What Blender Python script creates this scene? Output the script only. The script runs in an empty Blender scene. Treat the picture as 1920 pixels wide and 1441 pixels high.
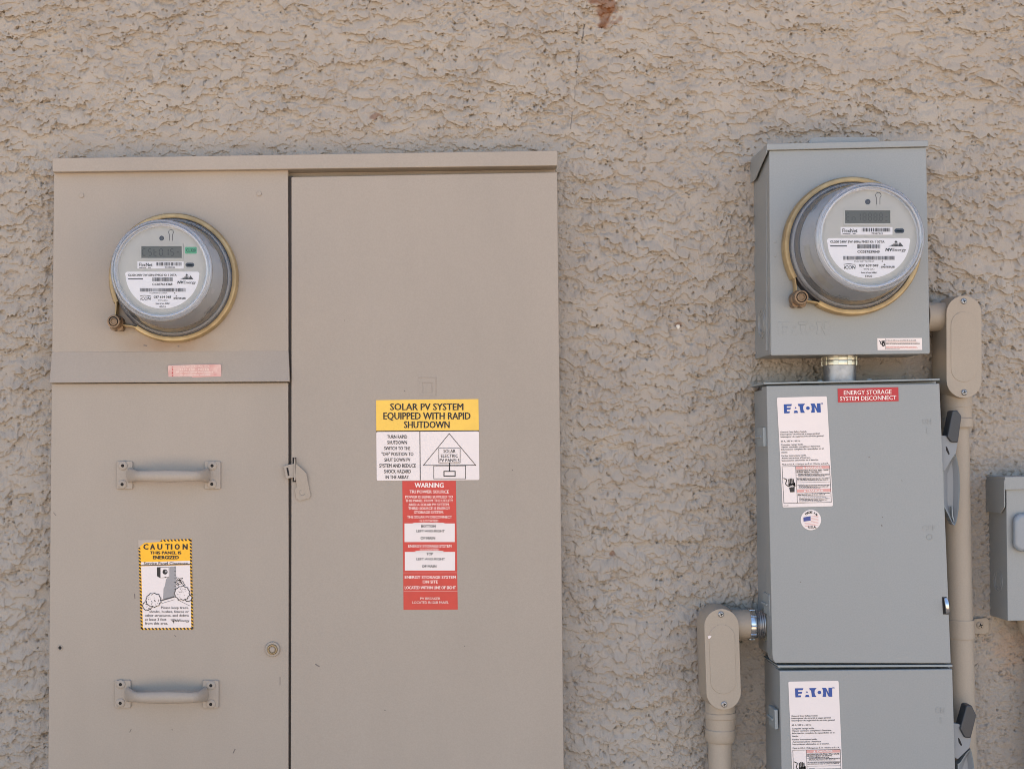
import bpy, bmesh, math, random
import numpy as np
from mathutils import Vector

rnd = random.Random(7)
sc = bpy.context.scene
COL = sc.collection
PI = math.pi

# ------------------------------------------------------------------ camera, sky, sun, exposure
F = 2526.0            # focal length in photograph pixels
D = 2.05              # metres from the lens to the stucco
VX, VY = 848.0, 840.0  # photograph pixel straight ahead of the lens
ZC = 1.40             # lens height
cam = bpy.data.cameras.new('camera')
cam_o = bpy.data.objects.new('camera', cam)
COL.objects.link(cam_o)
cam.sensor_width = 36.0
cam.lens = 36.0 * F / 1920.0
cam.shift_x = (960 - VX) / 1920.0
cam.shift_y = (VY - 720.5) / 1920.0
cam.clip_start = 0.05
cam.clip_end = 500
cam_o.location = (0, -D, ZC)
cam_o.rotation_euler = (PI / 2, 0, 0)
sc.camera = cam_o

SUN_EL, SUN_AZ = 62.0, 14.0         # sun stands behind the wall
w = bpy.data.worlds.new('World')
sc.world = w
w.use_nodes = True
nt = w.node_tree
bg = nt.nodes['Background']
sky = nt.nodes.new('ShaderNodeTexSky')
sky.sky_type = 'NISHITA'
sky.sun_disc = False
sky.sun_elevation = math.radians(SUN_EL)
sky.sun_rotation = math.radians(SUN_AZ)
nt.links.new(sky.outputs[0], bg.inputs[0])
bg.inputs[1].default_value = 0.105
sun = bpy.data.lights.new('sun', 'SUN')
sun.energy = 4.6
sun.angle = math.radians(0.5)
sun.color = (1.0, 0.95, 0.87)
sun_o = bpy.data.objects.new('sun', sun)
COL.objects.link(sun_o)
az, el = math.radians(SUN_AZ), math.radians(SUN_EL)
to_sun = Vector((math.sin(az) * math.cos(el), math.cos(az) * math.cos(el), math.sin(el)))
sun_o.rotation_euler = to_sun.to_track_quat('Z', 'Y').to_euler()
sun_o.location = to_sun * 30
vs = sc.view_settings
vs.view_transform = 'Standard'
vs.look = 'None'
vs.exposure = 1.87
vs.gamma = 1.0
vs.use_curve_mapping = False
sc.cycles.filter_width = 0.95
sc.cycles.max_bounces = 10
sc.cycles.diffuse_bounces = 5
sc.cycles.transparent_max_bounces = 12


# ------------------------------------------------------------------ helpers
def P(px, py, d):
    """point that the photograph shows at pixel (px, py), d metres in front of the stucco"""
    s = (D - d) / F
    return Vector(((px - VX) * s, -d, ZC + (VY - py) * s))


def S(d):
    return (D - d) / F


def lin(r, g, b):
    f = lambda c: (c / 255.0 / 12.92) if c / 255.0 <= 0.04045 else ((c / 255.0 + 0.055) / 1.055) ** 2.4
    return (f(r), f(g), f(b), 1.0)


def mat(name, col, rough=0.5, metal=0.0, vary=0.0, vscale=8.0, bump=0.0, bscale=400.0, spec=0.5, speck=0.0,
        coat=0.0, col2=None):
    m = bpy.data.materials.new(name)
    m.use_nodes = True
    n = m.node_tree.nodes
    l = m.node_tree.links
    b = n['Principled BSDF']
    b.inputs['Base Color'].default_value = col
    b.inputs['Roughness'].default_value = rough
    b.inputs['Metallic'].default_value = metal
    b.inputs['Specular IOR Level'].default_value = spec
    b.inputs['Coat Weight'].default_value = coat
    tc = n.new('ShaderNodeTexCoord')
    if vary > 0 or col2:
        nz = n.new('ShaderNodeTexNoise')
        nz.inputs['Scale'].default_value = vscale
        nz.inputs['Detail'].default_value = 6
        nz.inputs['Roughness'].default_value = 0.6
        mpn = n.new('ShaderNodeMapping')
        mpn.inputs['Scale'].default_value = (1, 1, 0.4 if speck > 0 else 1)
        l.new(tc.outputs['Object'], mpn.inputs[0])
        l.new(mpn.outputs[0], nz.inputs['Vector'])
        mx = n.new('ShaderNodeMixRGB')
        if col2:
            mx.inputs[1].default_value = col
            mx.inputs[2].default_value = col2
        else:
            mx.inputs[1].default_value = tuple(c * (1 - vary) for c in col[:3]) + (1,)
            mx.inputs[2].default_value = tuple(min(1, c * (1 + vary)) for c in col[:3]) + (1,)
        rp = n.new('ShaderNodeMapRange')
        rp.inputs[1].default_value = 0.3
        rp.inputs[2].default_value = 0.7
        l.new(nz.outputs[0], rp.inputs[0])
        l.new(rp.outputs[0], mx.inputs[0])
        out = mx.outputs[0]
        if speck > 0:
            n2 = n.new('ShaderNodeTexNoise')
            n2.inputs['Scale'].default_value = 420
            n2.inputs['Detail'].default_value = 3
            l.new(tc.outputs['Object'], n2.inputs['Vector'])
            r2 = n.new('ShaderNodeMapRange')
            r2.inputs[1].default_value = 0.32
            r2.inputs[2].default_value = 0.68
            r2.inputs[3].default_value = 1 - speck
            r2.inputs[4].default_value = 1 + speck
            l.new(n2.outputs[0], r2.inputs[0])
            m2 = n.new('ShaderNodeVectorMath')
            m2.operation = 'SCALE'
            l.new(out, m2.inputs[0])
            l.new(r2.outputs[0], m2.inputs['Scale'])
            out = m2.outputs[0]
        l.new(out, b.inputs['Base Color'])
        rr = n.new('ShaderNodeMapRange')
        rr.inputs[3].default_value = max(0.02, rough - 0.08)
        rr.inputs[4].default_value = min(1, rough + 0.08)
        l.new(nz.outputs[0], rr.inputs[0])
        l.new(rr.outputs[0], b.inputs['Roughness'])
    if bump > 0:
        nb = n.new('ShaderNodeTexNoise')
        nb.inputs['Scale'].default_value = bscale
        nb.inputs['Detail'].default_value = 2
        l.new(tc.outputs['Object'], nb.inputs['Vector'])
        bp = n.new('ShaderNodeBump')
        bp.inputs['Strength'].default_value = bump
        bp.inputs['Distance'].default_value = 0.001
        l.new(nb.outputs[0], bp.inputs['Height'])
        l.new(bp.outputs[0], b.inputs['Normal'])
    return m


def glass(name, tint, rough, ior, haze=0.16):
    m = bpy.data.materials.new(name)
    m.use_nodes = True
    n = m.node_tree.nodes
    l = m.node_tree.links
    n.remove(n['Principled BSDF'])
    t = n.new('ShaderNodeBsdfTransparent')
    t.inputs[0].default_value = tint
    g = n.new('ShaderNodeBsdfGlossy')
    g.inputs['Roughness'].default_value = rough
    fr = n.new('ShaderNodeFresnel')
    fr.inputs[0].default_value = ior
    mx = n.new('ShaderNodeMixShader')
    df = n.new('ShaderNodeBsdfDiffuse')
    df.inputs[0].default_value = (0.72, 0.75, 0.80, 1)
    hz = n.new('ShaderNodeMixShader')
    hz.inputs[0].default_value = haze
    l.new(t.outputs[0], hz.inputs[1])
    l.new(df.outputs[0], hz.inputs[2])
    l.new(fr.outputs[0], mx.inputs[0])
    l.new(hz.outputs[0], mx.inputs[1])
    l.new(g.outputs[0], mx.inputs[2])
    l.new(mx.outputs[0], n['Material Output'].inputs[0])
    return m


M = {}
M['tan'] = mat('tan_enamel', lin(157, 145, 132), 0.50, vary=0.06, vscale=5, bump=0.10, bscale=900, speck=0.035)
M['tan_in'] = mat('tan_enamel_inner', lin(118, 104, 92), 0.6, vary=0.05)
M['grey'] = mat('grey_enamel', lin(140, 142, 141), 0.42, vary=0.03, vscale=5, bump=0.12, bscale=700, speck=0.03)
M['grey_lt'] = mat('grey_enamel_pale', lin(140, 146, 147), 0.42, vary=0.05, vscale=20)  # paler grey for flanges and hinges, and for painted bright edges on levers
M['pipe'] = mat('tan_conduit_paint', lin(159, 146, 130), 0.55, vary=0.05, vscale=14, bump=0.12, bscale=500, speck=0.03)
M['brass'] = mat('yellow_zinc_plating', lin(186, 162, 120), 0.45, 0.35, vary=0.0, vscale=28, bump=0.25, bscale=260,
                 col2=lin(140, 120, 88))
M['bronze'] = mat('weathered_brass', lin(128, 106, 84), 0.48, 0.45, vary=0.25, vscale=60, bump=0.2, bscale=500)
M['zinc'] = mat('galvanised_steel', lin(150, 152, 156), 0.38, 0.85, vary=0.25, vscale=90, bump=0.2, bscale=200)
M['zinc_y'] = mat('yellow_galvanised_nut', lin(196, 193, 178), 0.3, 0.85, vary=0.25, vscale=60)
M['chrome'] = mat('bright_chrome', lin(205, 205, 204), 0.2, 1.0)
M['black'] = mat('black_plastic', lin(52, 54, 58), 0.45, vary=0.15, vscale=40, bump=0.15, bscale=500)
M['dark'] = mat('dark_void', lin(26, 23, 22), 0.8)
M['white'] = mat('white_sticker_vinyl', lin(226, 214, 209), 0.40, vary=0.02, vscale=30, bump=0.10, bscale=160)
M['white2'] = mat('white_meter_print', lin(226, 226, 232), 0.45)
M['yellow'] = mat('yellow_sticker_vinyl', lin(236, 190, 74), 0.38, vary=0.05, vscale=60, bump=0.2, bscale=160)
M['amber'] = mat('amber_sticker_vinyl', lin(247, 181, 20), 0.40, vary=0.04, vscale=30)
M['red'] = mat('red_sticker_vinyl', lin(194, 50, 40), 0.35, vary=0.07, vscale=45, bump=0.35, bscale=150)
M['red2'] = mat('red_engraved_tag', lin(176, 36, 42), 0.4, vary=0.04)
M['pink'] = mat('faded_red_vinyl', lin(200, 142, 134), 0.6, vary=0.0, vscale=70, col2=lin(218, 188, 178))
M['ink'] = mat('black_ink', lin(22, 19, 20), 0.5)
M['ink2'] = mat('grey_ink', lin(70, 66, 68), 0.5)
M['ink_lt'] = mat('pale_grey_ink', lin(150, 146, 146), 0.5)
M['whiteink'] = mat('white_ink', lin(240, 224, 216), 0.5)
M['pinkink'] = mat('faded_white_ink', lin(228, 202, 192), 0.5)
M['redline'] = mat('pale_red_ink', lin(214, 158, 150), 0.5)
M['blue'] = mat('blue_ink', lin(12, 66, 142), 0.4)
M['navy'] = mat('navy_ink', lin(52, 66, 134), 0.4)
M['face'] = mat('grey_meter_plastic', lin(176, 176, 173), 0.5, vary=0.015, bump=0.04, bscale=900)
M['inner'] = mat('pale_inner_plastic', lin(208, 211, 216), 0.4, vary=0.06, vscale=24)
M['mbase'] = mat('dark_meter_base', lin(66, 67, 74), 0.35, vary=0.1, vscale=40)
M['foil'] = mat('silver_foil_label', lin(206, 206, 200), 0.35, vary=0.06, vscale=80)
M['lcd'] = mat('lcd_glass', lin(84, 83, 77), 0.35, vary=0.03)
M['lcd_ink'] = mat('lcd_segments', lin(58, 57, 54), 0.4)
M['lcd_ink2'] = mat('lcd_segments_faint', lin(68, 67, 63), 0.4)
M['green'] = mat('green_tag_vinyl', lin(78, 160, 124), 0.45, vary=0.06, vscale=60)
M['green_ink'] = mat('dark_green_ink', lin(36, 92, 66), 0.45)
M['plum'] = mat('dark_lens', lin(58, 56, 66), 0.25)
M['glass'] = glass('clear_meter_glass', (0.955, 0.96, 0.965, 1), 0.03, 1.55)
M['pane'] = glass('clear_glass_front', (0.985, 0.985, 0.99, 1), 0.02, 1.33, 0.0)
M['rim'] = glass('hazy_glass_rim', (0.86, 0.88, 0.92, 1), 0.06, 1.6, 0.34)
M['lever'] = mat('grey_lever_metal', lin(128, 131, 134), 0.45, 0.0, vary=0.03, vscale=10)
M['seam_fill'] = mat('seam_gap_brown', lin(62, 54, 50), 0.6)
M['bluelens'] = mat('pale_grey_cover', lin(134, 140, 146), 0.25, vary=0.02)

ORG = {}


class MB:
    def __init__(s):
        s.v, s.f, s.m, s.mats = [], [], [], []

    def mi(s, k):
        if k not in s.mats:
            s.mats.append(k)
        return s.mats.index(k)

    def face(s, pts, k):
        b = len(s.v)
        s.v += [tuple(p) for p in pts]
        s.f.append(tuple(range(b, b + len(pts))))
        s.m.append(s.mi(k))

    def raw(s, verts, faces, k):
        b = len(s.v)
        s.v += [tuple(p) for p in verts]
        i = s.mi(k)
        for q in faces:
            s.f.append(tuple(b + j for j in q))
            s.m.append(i)

    def prism(s, poly, d0, d1, k, back=True):
        """polygon in photograph pixels at depth d1, drawn straight back to depth d0"""
        top = [P(x, y, d1) for x, y in poly]
        n = len(top)
        bot = [Vector((p.x, -d0, p.z)) for p in top]
        fs = [tuple(range(n))] + [(i, (i + 1) % n, n + (i + 1) % n, n + i) for i in range(n)]
        if back:
            fs.append(tuple(reversed(range(n, 2 * n))))
        s.raw(top + bot, fs, k)

    def sheet(s, poly, d, k):
        s.face([P(x, y, d) for x, y in poly], k)

    def lathe(s, c, base, prof, k, a0=0.0, a1=2 * PI, n=64, axis='y', close=False):
        """c = world point on the axis; prof = (distance along the axis, radius)"""
        full = abs(a1 - a0 - 2 * PI) < 1e-6
        cnt = n if full else n + 1
        vs_, fs = [], []
        for e, r in prof:
            for i in range(cnt):
                a = a0 + (a1 - a0) * i / n
                u, t = r * math.cos(a), r * math.sin(a)
                if axis == 'y':
                    vs_.append((c[0] + u, -(base + e), c[2] + t))
                elif axis == 'z':
                    vs_.append((c[0] + u, c[1] + t, base + e))
                else:
                    vs_.append((base + e, c[1] + u, c[2] + t))
        m_ = len(prof)
        for j in range(m_ - 1 + (1 if close else 0)):
            j2 = (j + 1) % m_
            for i in range(n):
                i2 = (i + 1) % cnt
                fs.append((j * cnt + i, j * cnt + i2, j2 * cnt + i2, j2 * cnt + i))
        if close and not full:
            fs.append(tuple(j * cnt for j in range(m_)))
            fs.append(tuple(j * cnt + cnt - 1 for j in reversed(range(m_))))
        s.raw(vs_, fs, k)

    def tube(s, pts, radii, k, n=16, up=(0, 0, 1), cap=True):
        """radii: (side, up) pairs"""
        pts = [Vector(p) for p in pts]
        vs_, fs = [], []
        for i, p in enumerate(pts):
            t = (pts[min(i + 1, len(pts) - 1)] - pts[max(i - 1, 0)]).normalized()
            u = Vector(up)
            sd = t.cross(u)
            if sd.length < 1e-5:
                sd = t.cross(Vector((0, 1, 0)))
            sd.normalize()
            u = sd.cross(t).normalized()
            ra, rb = radii[i] if isinstance(radii[i], tuple) else (radii[i], radii[i])
            for j in range(n):
                a = 2 * PI * j / n
                vs_.append(p + sd * (ra * math.cos(a)) + u * (rb * math.sin(a)))
        for i in range(len(pts) - 1):
            for j in range(n):
                j2 = (j + 1) % n
                fs.append((i * n + j, i * n + j2, (i + 1) * n + j2, (i + 1) * n + j))
        if cap:
            fs.append(tuple(reversed(range(n))))
            fs.append(tuple(range((len(pts) - 1) * n, len(pts) * n)))
        s.raw(vs_, fs, k)

    def build(s, name, parent=None, bevel=0.0, seg=2, sharp=35, label=None, recalc=True):
        me = bpy.data.meshes.new(name)
        o = bpy.data.objects.new(name, me)
        COL.objects.link(o)
        org = Vector((0, 0, 0))
        if parent:
            org = ORG[parent.name]
            o.parent = parent
        ORG[o.name] = org
        vv = [(a - org.x, b - org.y, c - org.z) for a, b, c in s.v]
        me.from_pydata(vv, [], s.f)
        for k in s.mats:
            me.materials.append(M[k])
        me.polygons.foreach_set('material_index', s.m)
        if recalc:
            bm = bmesh.new()
            bm.from_mesh(me)
            bmesh.ops.recalc_face_normals(bm, faces=bm.faces)
            bm.to_mesh(me)
            bm.free()
        me.shade_smooth()
        me.set_sharp_from_angle(angle=math.radians(sharp))
        me.update()
        if bevel > 0:
            b = o.modifiers.new('bevel', 'BEVEL')
            b.width = bevel
            b.segments = seg
            b.limit_method = 'ANGLE'
            b.angle_limit = math.radians(40)
            b.harden_normals = True
        if label:
            o['label'] = label
        return o


def thing(name, label, cat, org, group=None):
    o = bpy.data.objects.new(name, None)
    COL.objects.link(o)
    o.empty_display_size = 0.05
    o.location = org
    ORG[o.name] = Vector(org)
    o['label'] = label
    o['category'] = cat
    if group:
        o['group'] = group
    return o


def dup_part(o, parent, loc):
    c = o.copy()
    COL.objects.link(c)
    c.parent = parent
    c.location = loc
    ORG[c.name] = ORG[parent.name]
    return c


def rect(x0, y0, x1, y1):
    return [(x0, y0), (x1, y0), (x1, y1), (x0, y1)]


def rrect(x0, y0, x1, y1, r, n=5):
    out = []
    for cx, cy, a in ((x1 - r, y1 - r, 0), (x0 + r, y1 - r, 90), (x0 + r, y0 + r, 180), (x1 - r, y0 + r, 270)):
        for i in range(n + 1):
            t = math.radians(a + 90 * i / n)
            out.append((cx + r * math.cos(t), cy + r * math.sin(t)))
    return out


def circ(cx, cy, r, n=28, ry=None):
    ry = r if ry is None else ry
    return [(cx + r * math.cos(2 * PI * i / n), cy + ry * math.sin(2 * PI * i / n)) for i in range(n)]


def seg(x0, y0, x1, y1, wd):
    dx, dy = x1 - x0, y1 - y0
    L = math.hypot(dx, dy) or 1
    nx, ny = -dy / L * wd / 2, dx / L * wd / 2
    return [(x0 + nx, y0 + ny), (x1 + nx, y1 + ny), (x1 - nx, y1 - ny), (x0 - nx, y0 - ny)]


def rq(quad, r_frac, n=4):
    """quad with its corners rounded"""
    out = []
    for i in range(4):
        p, a, b = Vector(quad[i]), Vector(quad[i - 1]), Vector(quad[(i + 1) % 4])
        r = r_frac
        pa, pb = p + (a - p).normalized() * r, p + (b - p).normalized() * r
        for j in range(n + 1):
            t = j / n
            q = pa * (1 - t) ** 2 + p * (2 * t * (1 - t)) + pb * t * t
            out.append((q.x, q.y))
    return out


# ------------------------------------------------------------------ flat print
_tc = {}


def glyphs(text, off=0.0, shear=0.0):
    key = (text, off, shear)
    if key in _tc:
        return _tc[key]
    cu = bpy.data.curves.new('print', 'FONT')
    cu.body = text
    cu.size = 1.0
    cu.offset = off
    cu.shear = shear
    cu.resolution_u = 2
    ob = bpy.data.objects.new('print', cu)
    me = ob.to_mesh()
    vs_ = np.array([v.co[:2] for v in me.vertices], dtype=float).reshape(-1, 2)
    fs = [tuple(p.vertices) for p in me.polygons]
    ob.to_mesh_clear()
    bpy.data.objects.remove(ob)
    bpy.data.curves.remove(cu)
    _tc[key] = (vs_, fs)
    return _tc[key]


HCAP = None


class Print:
    """flat print on a surface at depth d: u, v are read from an enlargement (scale, x offset, y offset)"""

    def __init__(s, mb, d, sc_, ox, oy, fn=None):
        s.mb, s.d = mb, d
        s.fn = fn or (lambda u, v: (ox + u / sc_, oy + v / sc_))

    def poly(s, pts, k, layer=1):
        s.mb.sheet([s.fn(*p) for p in pts], s.d + 0.00016 * layer, k)

    def base(s, pts, k, thick=0.0004):
        s.mb.prism([s.fn(*p) for p in pts], s.d - thick, s.d, k)

    def text(s, t, x0, x1, y0, y1, k='ink', off=0.0, layer=3, shear=0.0):
        global HCAP
        if HCAP is None:
            g, _ = glyphs('H')
            HCAP = g[:, 1].max()
        g, fs = glyphs(t, 0.0, shear)
        if len(g) == 0:
            return
        gx0, gx1 = g[:, 0].min(), g[:, 0].max()
        sx = (x1 - x0) / max(1e-6, gx1 - gx0)
        sy = (y1 - y0) / HCAP
        off = max(0.0, off)
        bold = off * sy * 1.4 + 0.012 * sy
        shifts = ((-bold, 0), (bold, 0)) if off < 0.008 else ((-bold, -bold * .4), (bold, -bold * .4), (-bold, bold * .4), (bold, bold * .4))
        for j, (du, dv) in enumerate(shifts):
            vs_ = []
            for gx, gy in g:
                px, py = s.fn(x0 + (gx - gx0) * sx + du, y1 - gy * sy + dv)
                vs_.append(P(px, py, s.d + 0.00016 * layer + 0.00003 * j))
            s.mb.raw(vs_, fs, k)

    def words(s, x0, x1, y0, y1, k='ink2', layer=3, seed=1):
        """illegibly small line of print: word-like dashes"""
        r = random.Random(seed)
        x = x0
        h = y1 - y0
        while x < x1 - h * 0.3:
            wd = min(h * r.uniform(1.2, 4.5), x1 - x)
            xx = x
            while xx < x + wd:
                lw = h * r.uniform(0.28, 0.5)
                top = y0 + h * r.choice((0, 0.25, 0.25))
                s.poly(rect(xx, top, min(xx + lw, x + wd), y1), k, layer)
                xx += lw + h * 0.14
            x += wd + h * 0.5

    def bars(s, x0, x1, y0, y1, seed, k='ink2', layer=3, unit=2.6):
        r = random.Random(seed)
        x = x0
        while x < x1:
            b = r.choice((1, 1, 2, 2, 3)) * unit
            s.poly(rect(x, y0, min(x + b, x1), y1), k, layer)
            x += b + r.choice((1, 1, 2)) * unit

    def line(s, x0, y0, x1, y1, wd, k='ink', layer=2):
        s.poly(seg(x0, y0, x1, y1, wd), k, layer)

    def loop(s, pts, wd, k='ink', layer=2):
        for i in range(len(pts)):
            a, b = pts[i], pts[(i + 1) % len(pts)]
            dx, dy = b[0] - a[0], b[1] - a[1]
            L = math.hypot(dx, dy) or 1
            e = wd / 2
            s.line(a[0] - dx / L * e, a[1] - dy / L * e, b[0] + dx / L * e, b[1] + dy / L * e, wd, k, layer)

    def frame(s, x0, y0, x1, y1, wd, k='ink', layer=2):
        s.poly(rect(x0, y0, x1, y0 + wd), k, layer)
        s.poly(rect(x0, y1 - wd, x1, y1), k, layer)
        s.poly(rect(x0, y0 + wd, x0 + wd, y1 - wd), k, layer)
        s.poly(rect(x1 - wd, y0 + wd, x1, y1 - wd), k, layer)


# ------------------------------------------------------------------ ground and house
def plain(name, kind=None):
    pass


gm = mat('desert_gravel_ground', lin(194, 173, 149), 0.9, vary=0.0, vscale=14, bump=0.6, bscale=60,
         col2=lin(168, 145, 119))
M['ground'] = gm
mb = MB()
mb.face([(-200, -200, 0), (200, -200, 0), (200, 200, 0), (-200, 200, 0)], 'ground')
o = mb.build('ground')
o['kind'] = 'structure'


# stucco wall: real relief where the photograph looks, plain beyond
def stucco_material():
    m = bpy.data.materials.new('tan_painted_stucco')
    m.use_nodes = True
    n, l = m.node_tree.nodes, m.node_tree.links
    b = n['Principled BSDF']
    b.inputs['Roughness'].default_value = 0.85
    b.inputs['Specular IOR Level'].default_value = 0.25
    tc = n.new('ShaderNodeTexCoord')
    nz = n.new('ShaderNodeTexNoise')
    nz.inputs['Scale'].default_value = 9
    nz.inputs['Detail'].default_value = 8
    nz.inputs['Roughness'].default_value = 0.65
    l.new(tc.outputs['Object'], nz.inputs['Vector'])
    mx = n.new('ShaderNodeMixRGB')
    mx.inputs[1].default_value = STUC_A
    mx.inputs[2].default_value = STUC_B
    mr = n.new('ShaderNodeMapRange')
    mr.inputs[1].default_value = 0.3
    mr.inputs[2].default_value = 0.7
    l.new(nz.outputs[0], mr.inputs[0])
    l.new(mr.outputs[0], mx.inputs[0])
    out = mx.outputs[0]
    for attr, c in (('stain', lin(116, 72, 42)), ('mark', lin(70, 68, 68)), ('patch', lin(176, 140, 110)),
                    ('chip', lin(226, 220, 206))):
        a = n.new('ShaderNodeAttribute')
        a.attribute_name = attr
        k = n.new('ShaderNodeMixRGB')
        l.new(a.outputs['Fac'], k.inputs[0])
        l.new(out, k.inputs[1])
        k.inputs[2].default_value = c
        out = k.outputs[0]
    l.new(out, b.inputs['Base Color'])
    nb = n.new('ShaderNodeTexNoise')
    nb.inputs['Scale'].default_value = 480
    nb.inputs['Detail'].default_value = 4
    l.new(tc.outputs['Object'], nb.inputs['Vector'])
    bp = n.new('ShaderNodeBump')
    bp.inputs['Strength'].default_value = 0.8
    bp.inputs['Distance'].default_value = 0.0014
    l.new(nb.outputs[0], bp.inputs['Height'])
    l.new(bp.outputs[0], b.inputs['Normal'])
    return m


STUC_A = lin(157, 147, 136)
STUC_B = lin(170, 160, 148)
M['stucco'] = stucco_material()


def make_wall():
    rg = np.random.default_rng(11)
    st = 0.00106
    pxm = S(0)
    xa, xb = (-70 - VX) * pxm, (1990 - VX) * pxm
    za, zb = ZC + (VY - 1510) * pxm, ZC + (VY + 70) * pxm
    nx, nz_ = int((xb - xa) / st / 3) * 3, int((zb - za) / st / 3) * 3
    xs = np.linspace(xa, xb, nx)
    zs = np.linspace(za, zb, nz_)
    X, Z = np.meshgrid(xs, zs)              # [z, x]
    PX, PY = X / pxm + VX, VY - (Z - ZC) / pxm

    kx = np.fft.rfftfreq(nx, st)[None, :]
    kz = np.fft.fftfreq(nz_, st)[:, None]

    def band(lx, lz, hp=0.0):
        wn = rg.standard_normal((nz_, nx)).astype(np.float32)
        q = np.exp(-2 * (PI ** 2) * ((kx * lx) ** 2 + (kz * lz) ** 2))
        if hp:
            q = q - np.exp(-2 * (PI ** 2) * ((kx * lx * hp) ** 2 + (kz * lz * hp) ** 2))
        f = np.fft.irfft2(np.fft.rfft2(wn) * q, s=(nz_, nx))
        return ((f - f.mean()) / f.std()).astype(np.float32)

    def ss(a, b, t):
        t = np.clip((t - a) / (b - a), 0, 1)
        return t * t * (3 - 2 * t)

    mm = 0.001
    big = band(55 * mm, 30 * mm)
    big2 = band(45 * mm, 30 * mm)
    mid = band(14 * mm, 7 * mm)
    sm = band(5 * mm, 3.2 * mm)
    fine = band(2.2 * mm, 1.7 * mm)
    mic = band(1.1 * mm, 1.0 * mm)
    # lower right is flatter, with worm-like grooves
    edge = np.minimum(np.minimum(X - xa, xb - X), np.minimum(Z - za, zb - Z))
    infade = ss(0.006, 0.034, edge)
    calm = np.clip(ss(1760, 1880, PX) * ss(620, 800, PY) + ss(1400, 1440, PX) * ss(650, 680, PY) * (PX < 1800)
                   + ss(1360, 1400, PX) * ss(1180, 1220, PY), 0, 1) * infade
    # dragged plaster: every tongue thickens downwards and breaks off at its lower edge
    def drag(field, thr, rate, cap):
        hh = np.zeros_like(field)
        cur = np.zeros(nx, np.float32)
        for r_ in list(range(39, -1, -1)) + list(range(nz_ - 1, -1, -1)):   # wraps round, so panels join
            on = field[r_] > thr
            cur = np.where(on, np.minimum(cur + rate * np.clip((field[r_] - thr) * 3 + .35, 0, 1.2), cap), cur * 0.12)
            hh[r_] = cur
        return 0.25 * np.roll(hh, 1, 1) + 0.5 * hh + 0.25 * np.roll(hh, -1, 1)
    A1 = band(19 * mm, 7 * mm) + 0.62 * band(7.5 * mm, 5.5 * mm) + 0.27 * band(3.8 * mm, 2.8 * mm) + 0.13 * fine + 0.05 * mic + 0.4 * big
    A2 = band(9.5 * mm, 4.4 * mm) + 0.52 * band(4.2 * mm, 3.4 * mm) + 0.22 * fine + 0.06 * mic - 0.25 * big + 0.3 * big2
    keep = 1 - 0.85 * calm
    h = drag(A1 - 0.6 * calm, -0.15, 0.70 * mm, 3.1 * mm) * keep
    h += drag(A2 - 0.8 * calm, 0.40, 0.60 * mm, 2.6 * mm) * keep
    A3 = band(6 * mm, 2.9 * mm) + 0.45 * band(2.8 * mm, 2.1 * mm) + 0.2 * mic + 0.35 * band(30 * mm, 18 * mm)
    h += drag(A3 - 0.6 * calm, 0.32, 0.60 * mm, 1.7 * mm) * keep
    # islands of smoothed-over plaster
    a = band(15 * mm, 9 * mm) + 0.50 * band(6 * mm, 4 * mm) + 0.24 * fine + 0.08 * mic + 0.35 * big2
    h += 2.2 * mm * ss(0.15, 0.26, a) * (1 - 0.6 * calm)
    low = ss(2.6 * mm, 0.4 * mm, h)
    # pits and worm grooves
    pn = band(1.6 * mm, 1.25 * mm)
    h -= 5.0 * mm * ss(2.1, 2.4, pn + 0.24 * band(24 * mm, 15 * mm) - 0.1 * calm)
    wr = band(3.2 * mm, 2.4 * mm)
    wr2 = band(4.6 * mm, 3.6 * mm)
    h -= 3.6 * mm * ss(0.17, 0.05, np.abs(wr)) * ss(1.0, 1.25, wr2 + 0.2 * calm) * (0.5 + 0.5 * calm)
    # grain
    h += 0.16 * mm * fine + 0.10 * mic * mm + 0.30 * mm * sm
    rough = ss(-0.3, 0.8, band(20 * mm, 11 * mm) + 0.9 * low)
    h += 0.75 * mm * rough * band(1.5 * mm, 1.2 * mm) + 0.45 * mm * rough * band(3.0 * mm, 2.2 * mm)
    # hand-patched beside the boxes
    nearcab = ss(45, 8, np.abs(PX - 1058)) * ss(270, 300, PY) + ss(40, 10, np.abs(PY - 272)) * (PX > 70) * (PX < 1060)
    nearcab = np.clip(nearcab, 0, 1) * infade
    h = h * (1 - 0.45 * nearcab) + 0.0012 * nearcab
    h = h - np.median(h)
    # height field of the panels round the picture: the same plaster without what is special to the picture
    dx, dz = xs[1] - xs[0], zs[1] - zs[0]
    PW, PH = nx * dx, nz_ * dz
    # marks
    rag = 5 * fine + 7 * sm
    yy = np.clip(PY, -100, 60)
    cxs = 1134 + 4 * np.sin(yy / 11.0)
    half = np.where(PY < 15, 17, 15) * np.clip((52 - PY) / 40, 0, 1)
    stain = ss(6, -6, np.abs(PX - cxs) - half - 4 + rag * 0.4) * (PY < 54) * (0.85 + 0.15 * np.clip(fine, -1, 1))
    stain = np.maximum(stain, 0.55 * ss(5, -4, np.hypot((PX - 1152), (PY - 30) * 1.1) - 7 + rag * 0.6))
    for sx, sy, r in ((672, 262, 2), (704, 220, 3), (1272, 610, 5), (1150, 1030, 2)):
        stain = np.maximum(stain, 0.6 * ss(3, -2, np.hypot(PX - sx, PY - sy) - r + rag * 0.5))
    mark = np.zeros_like(h)
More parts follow.
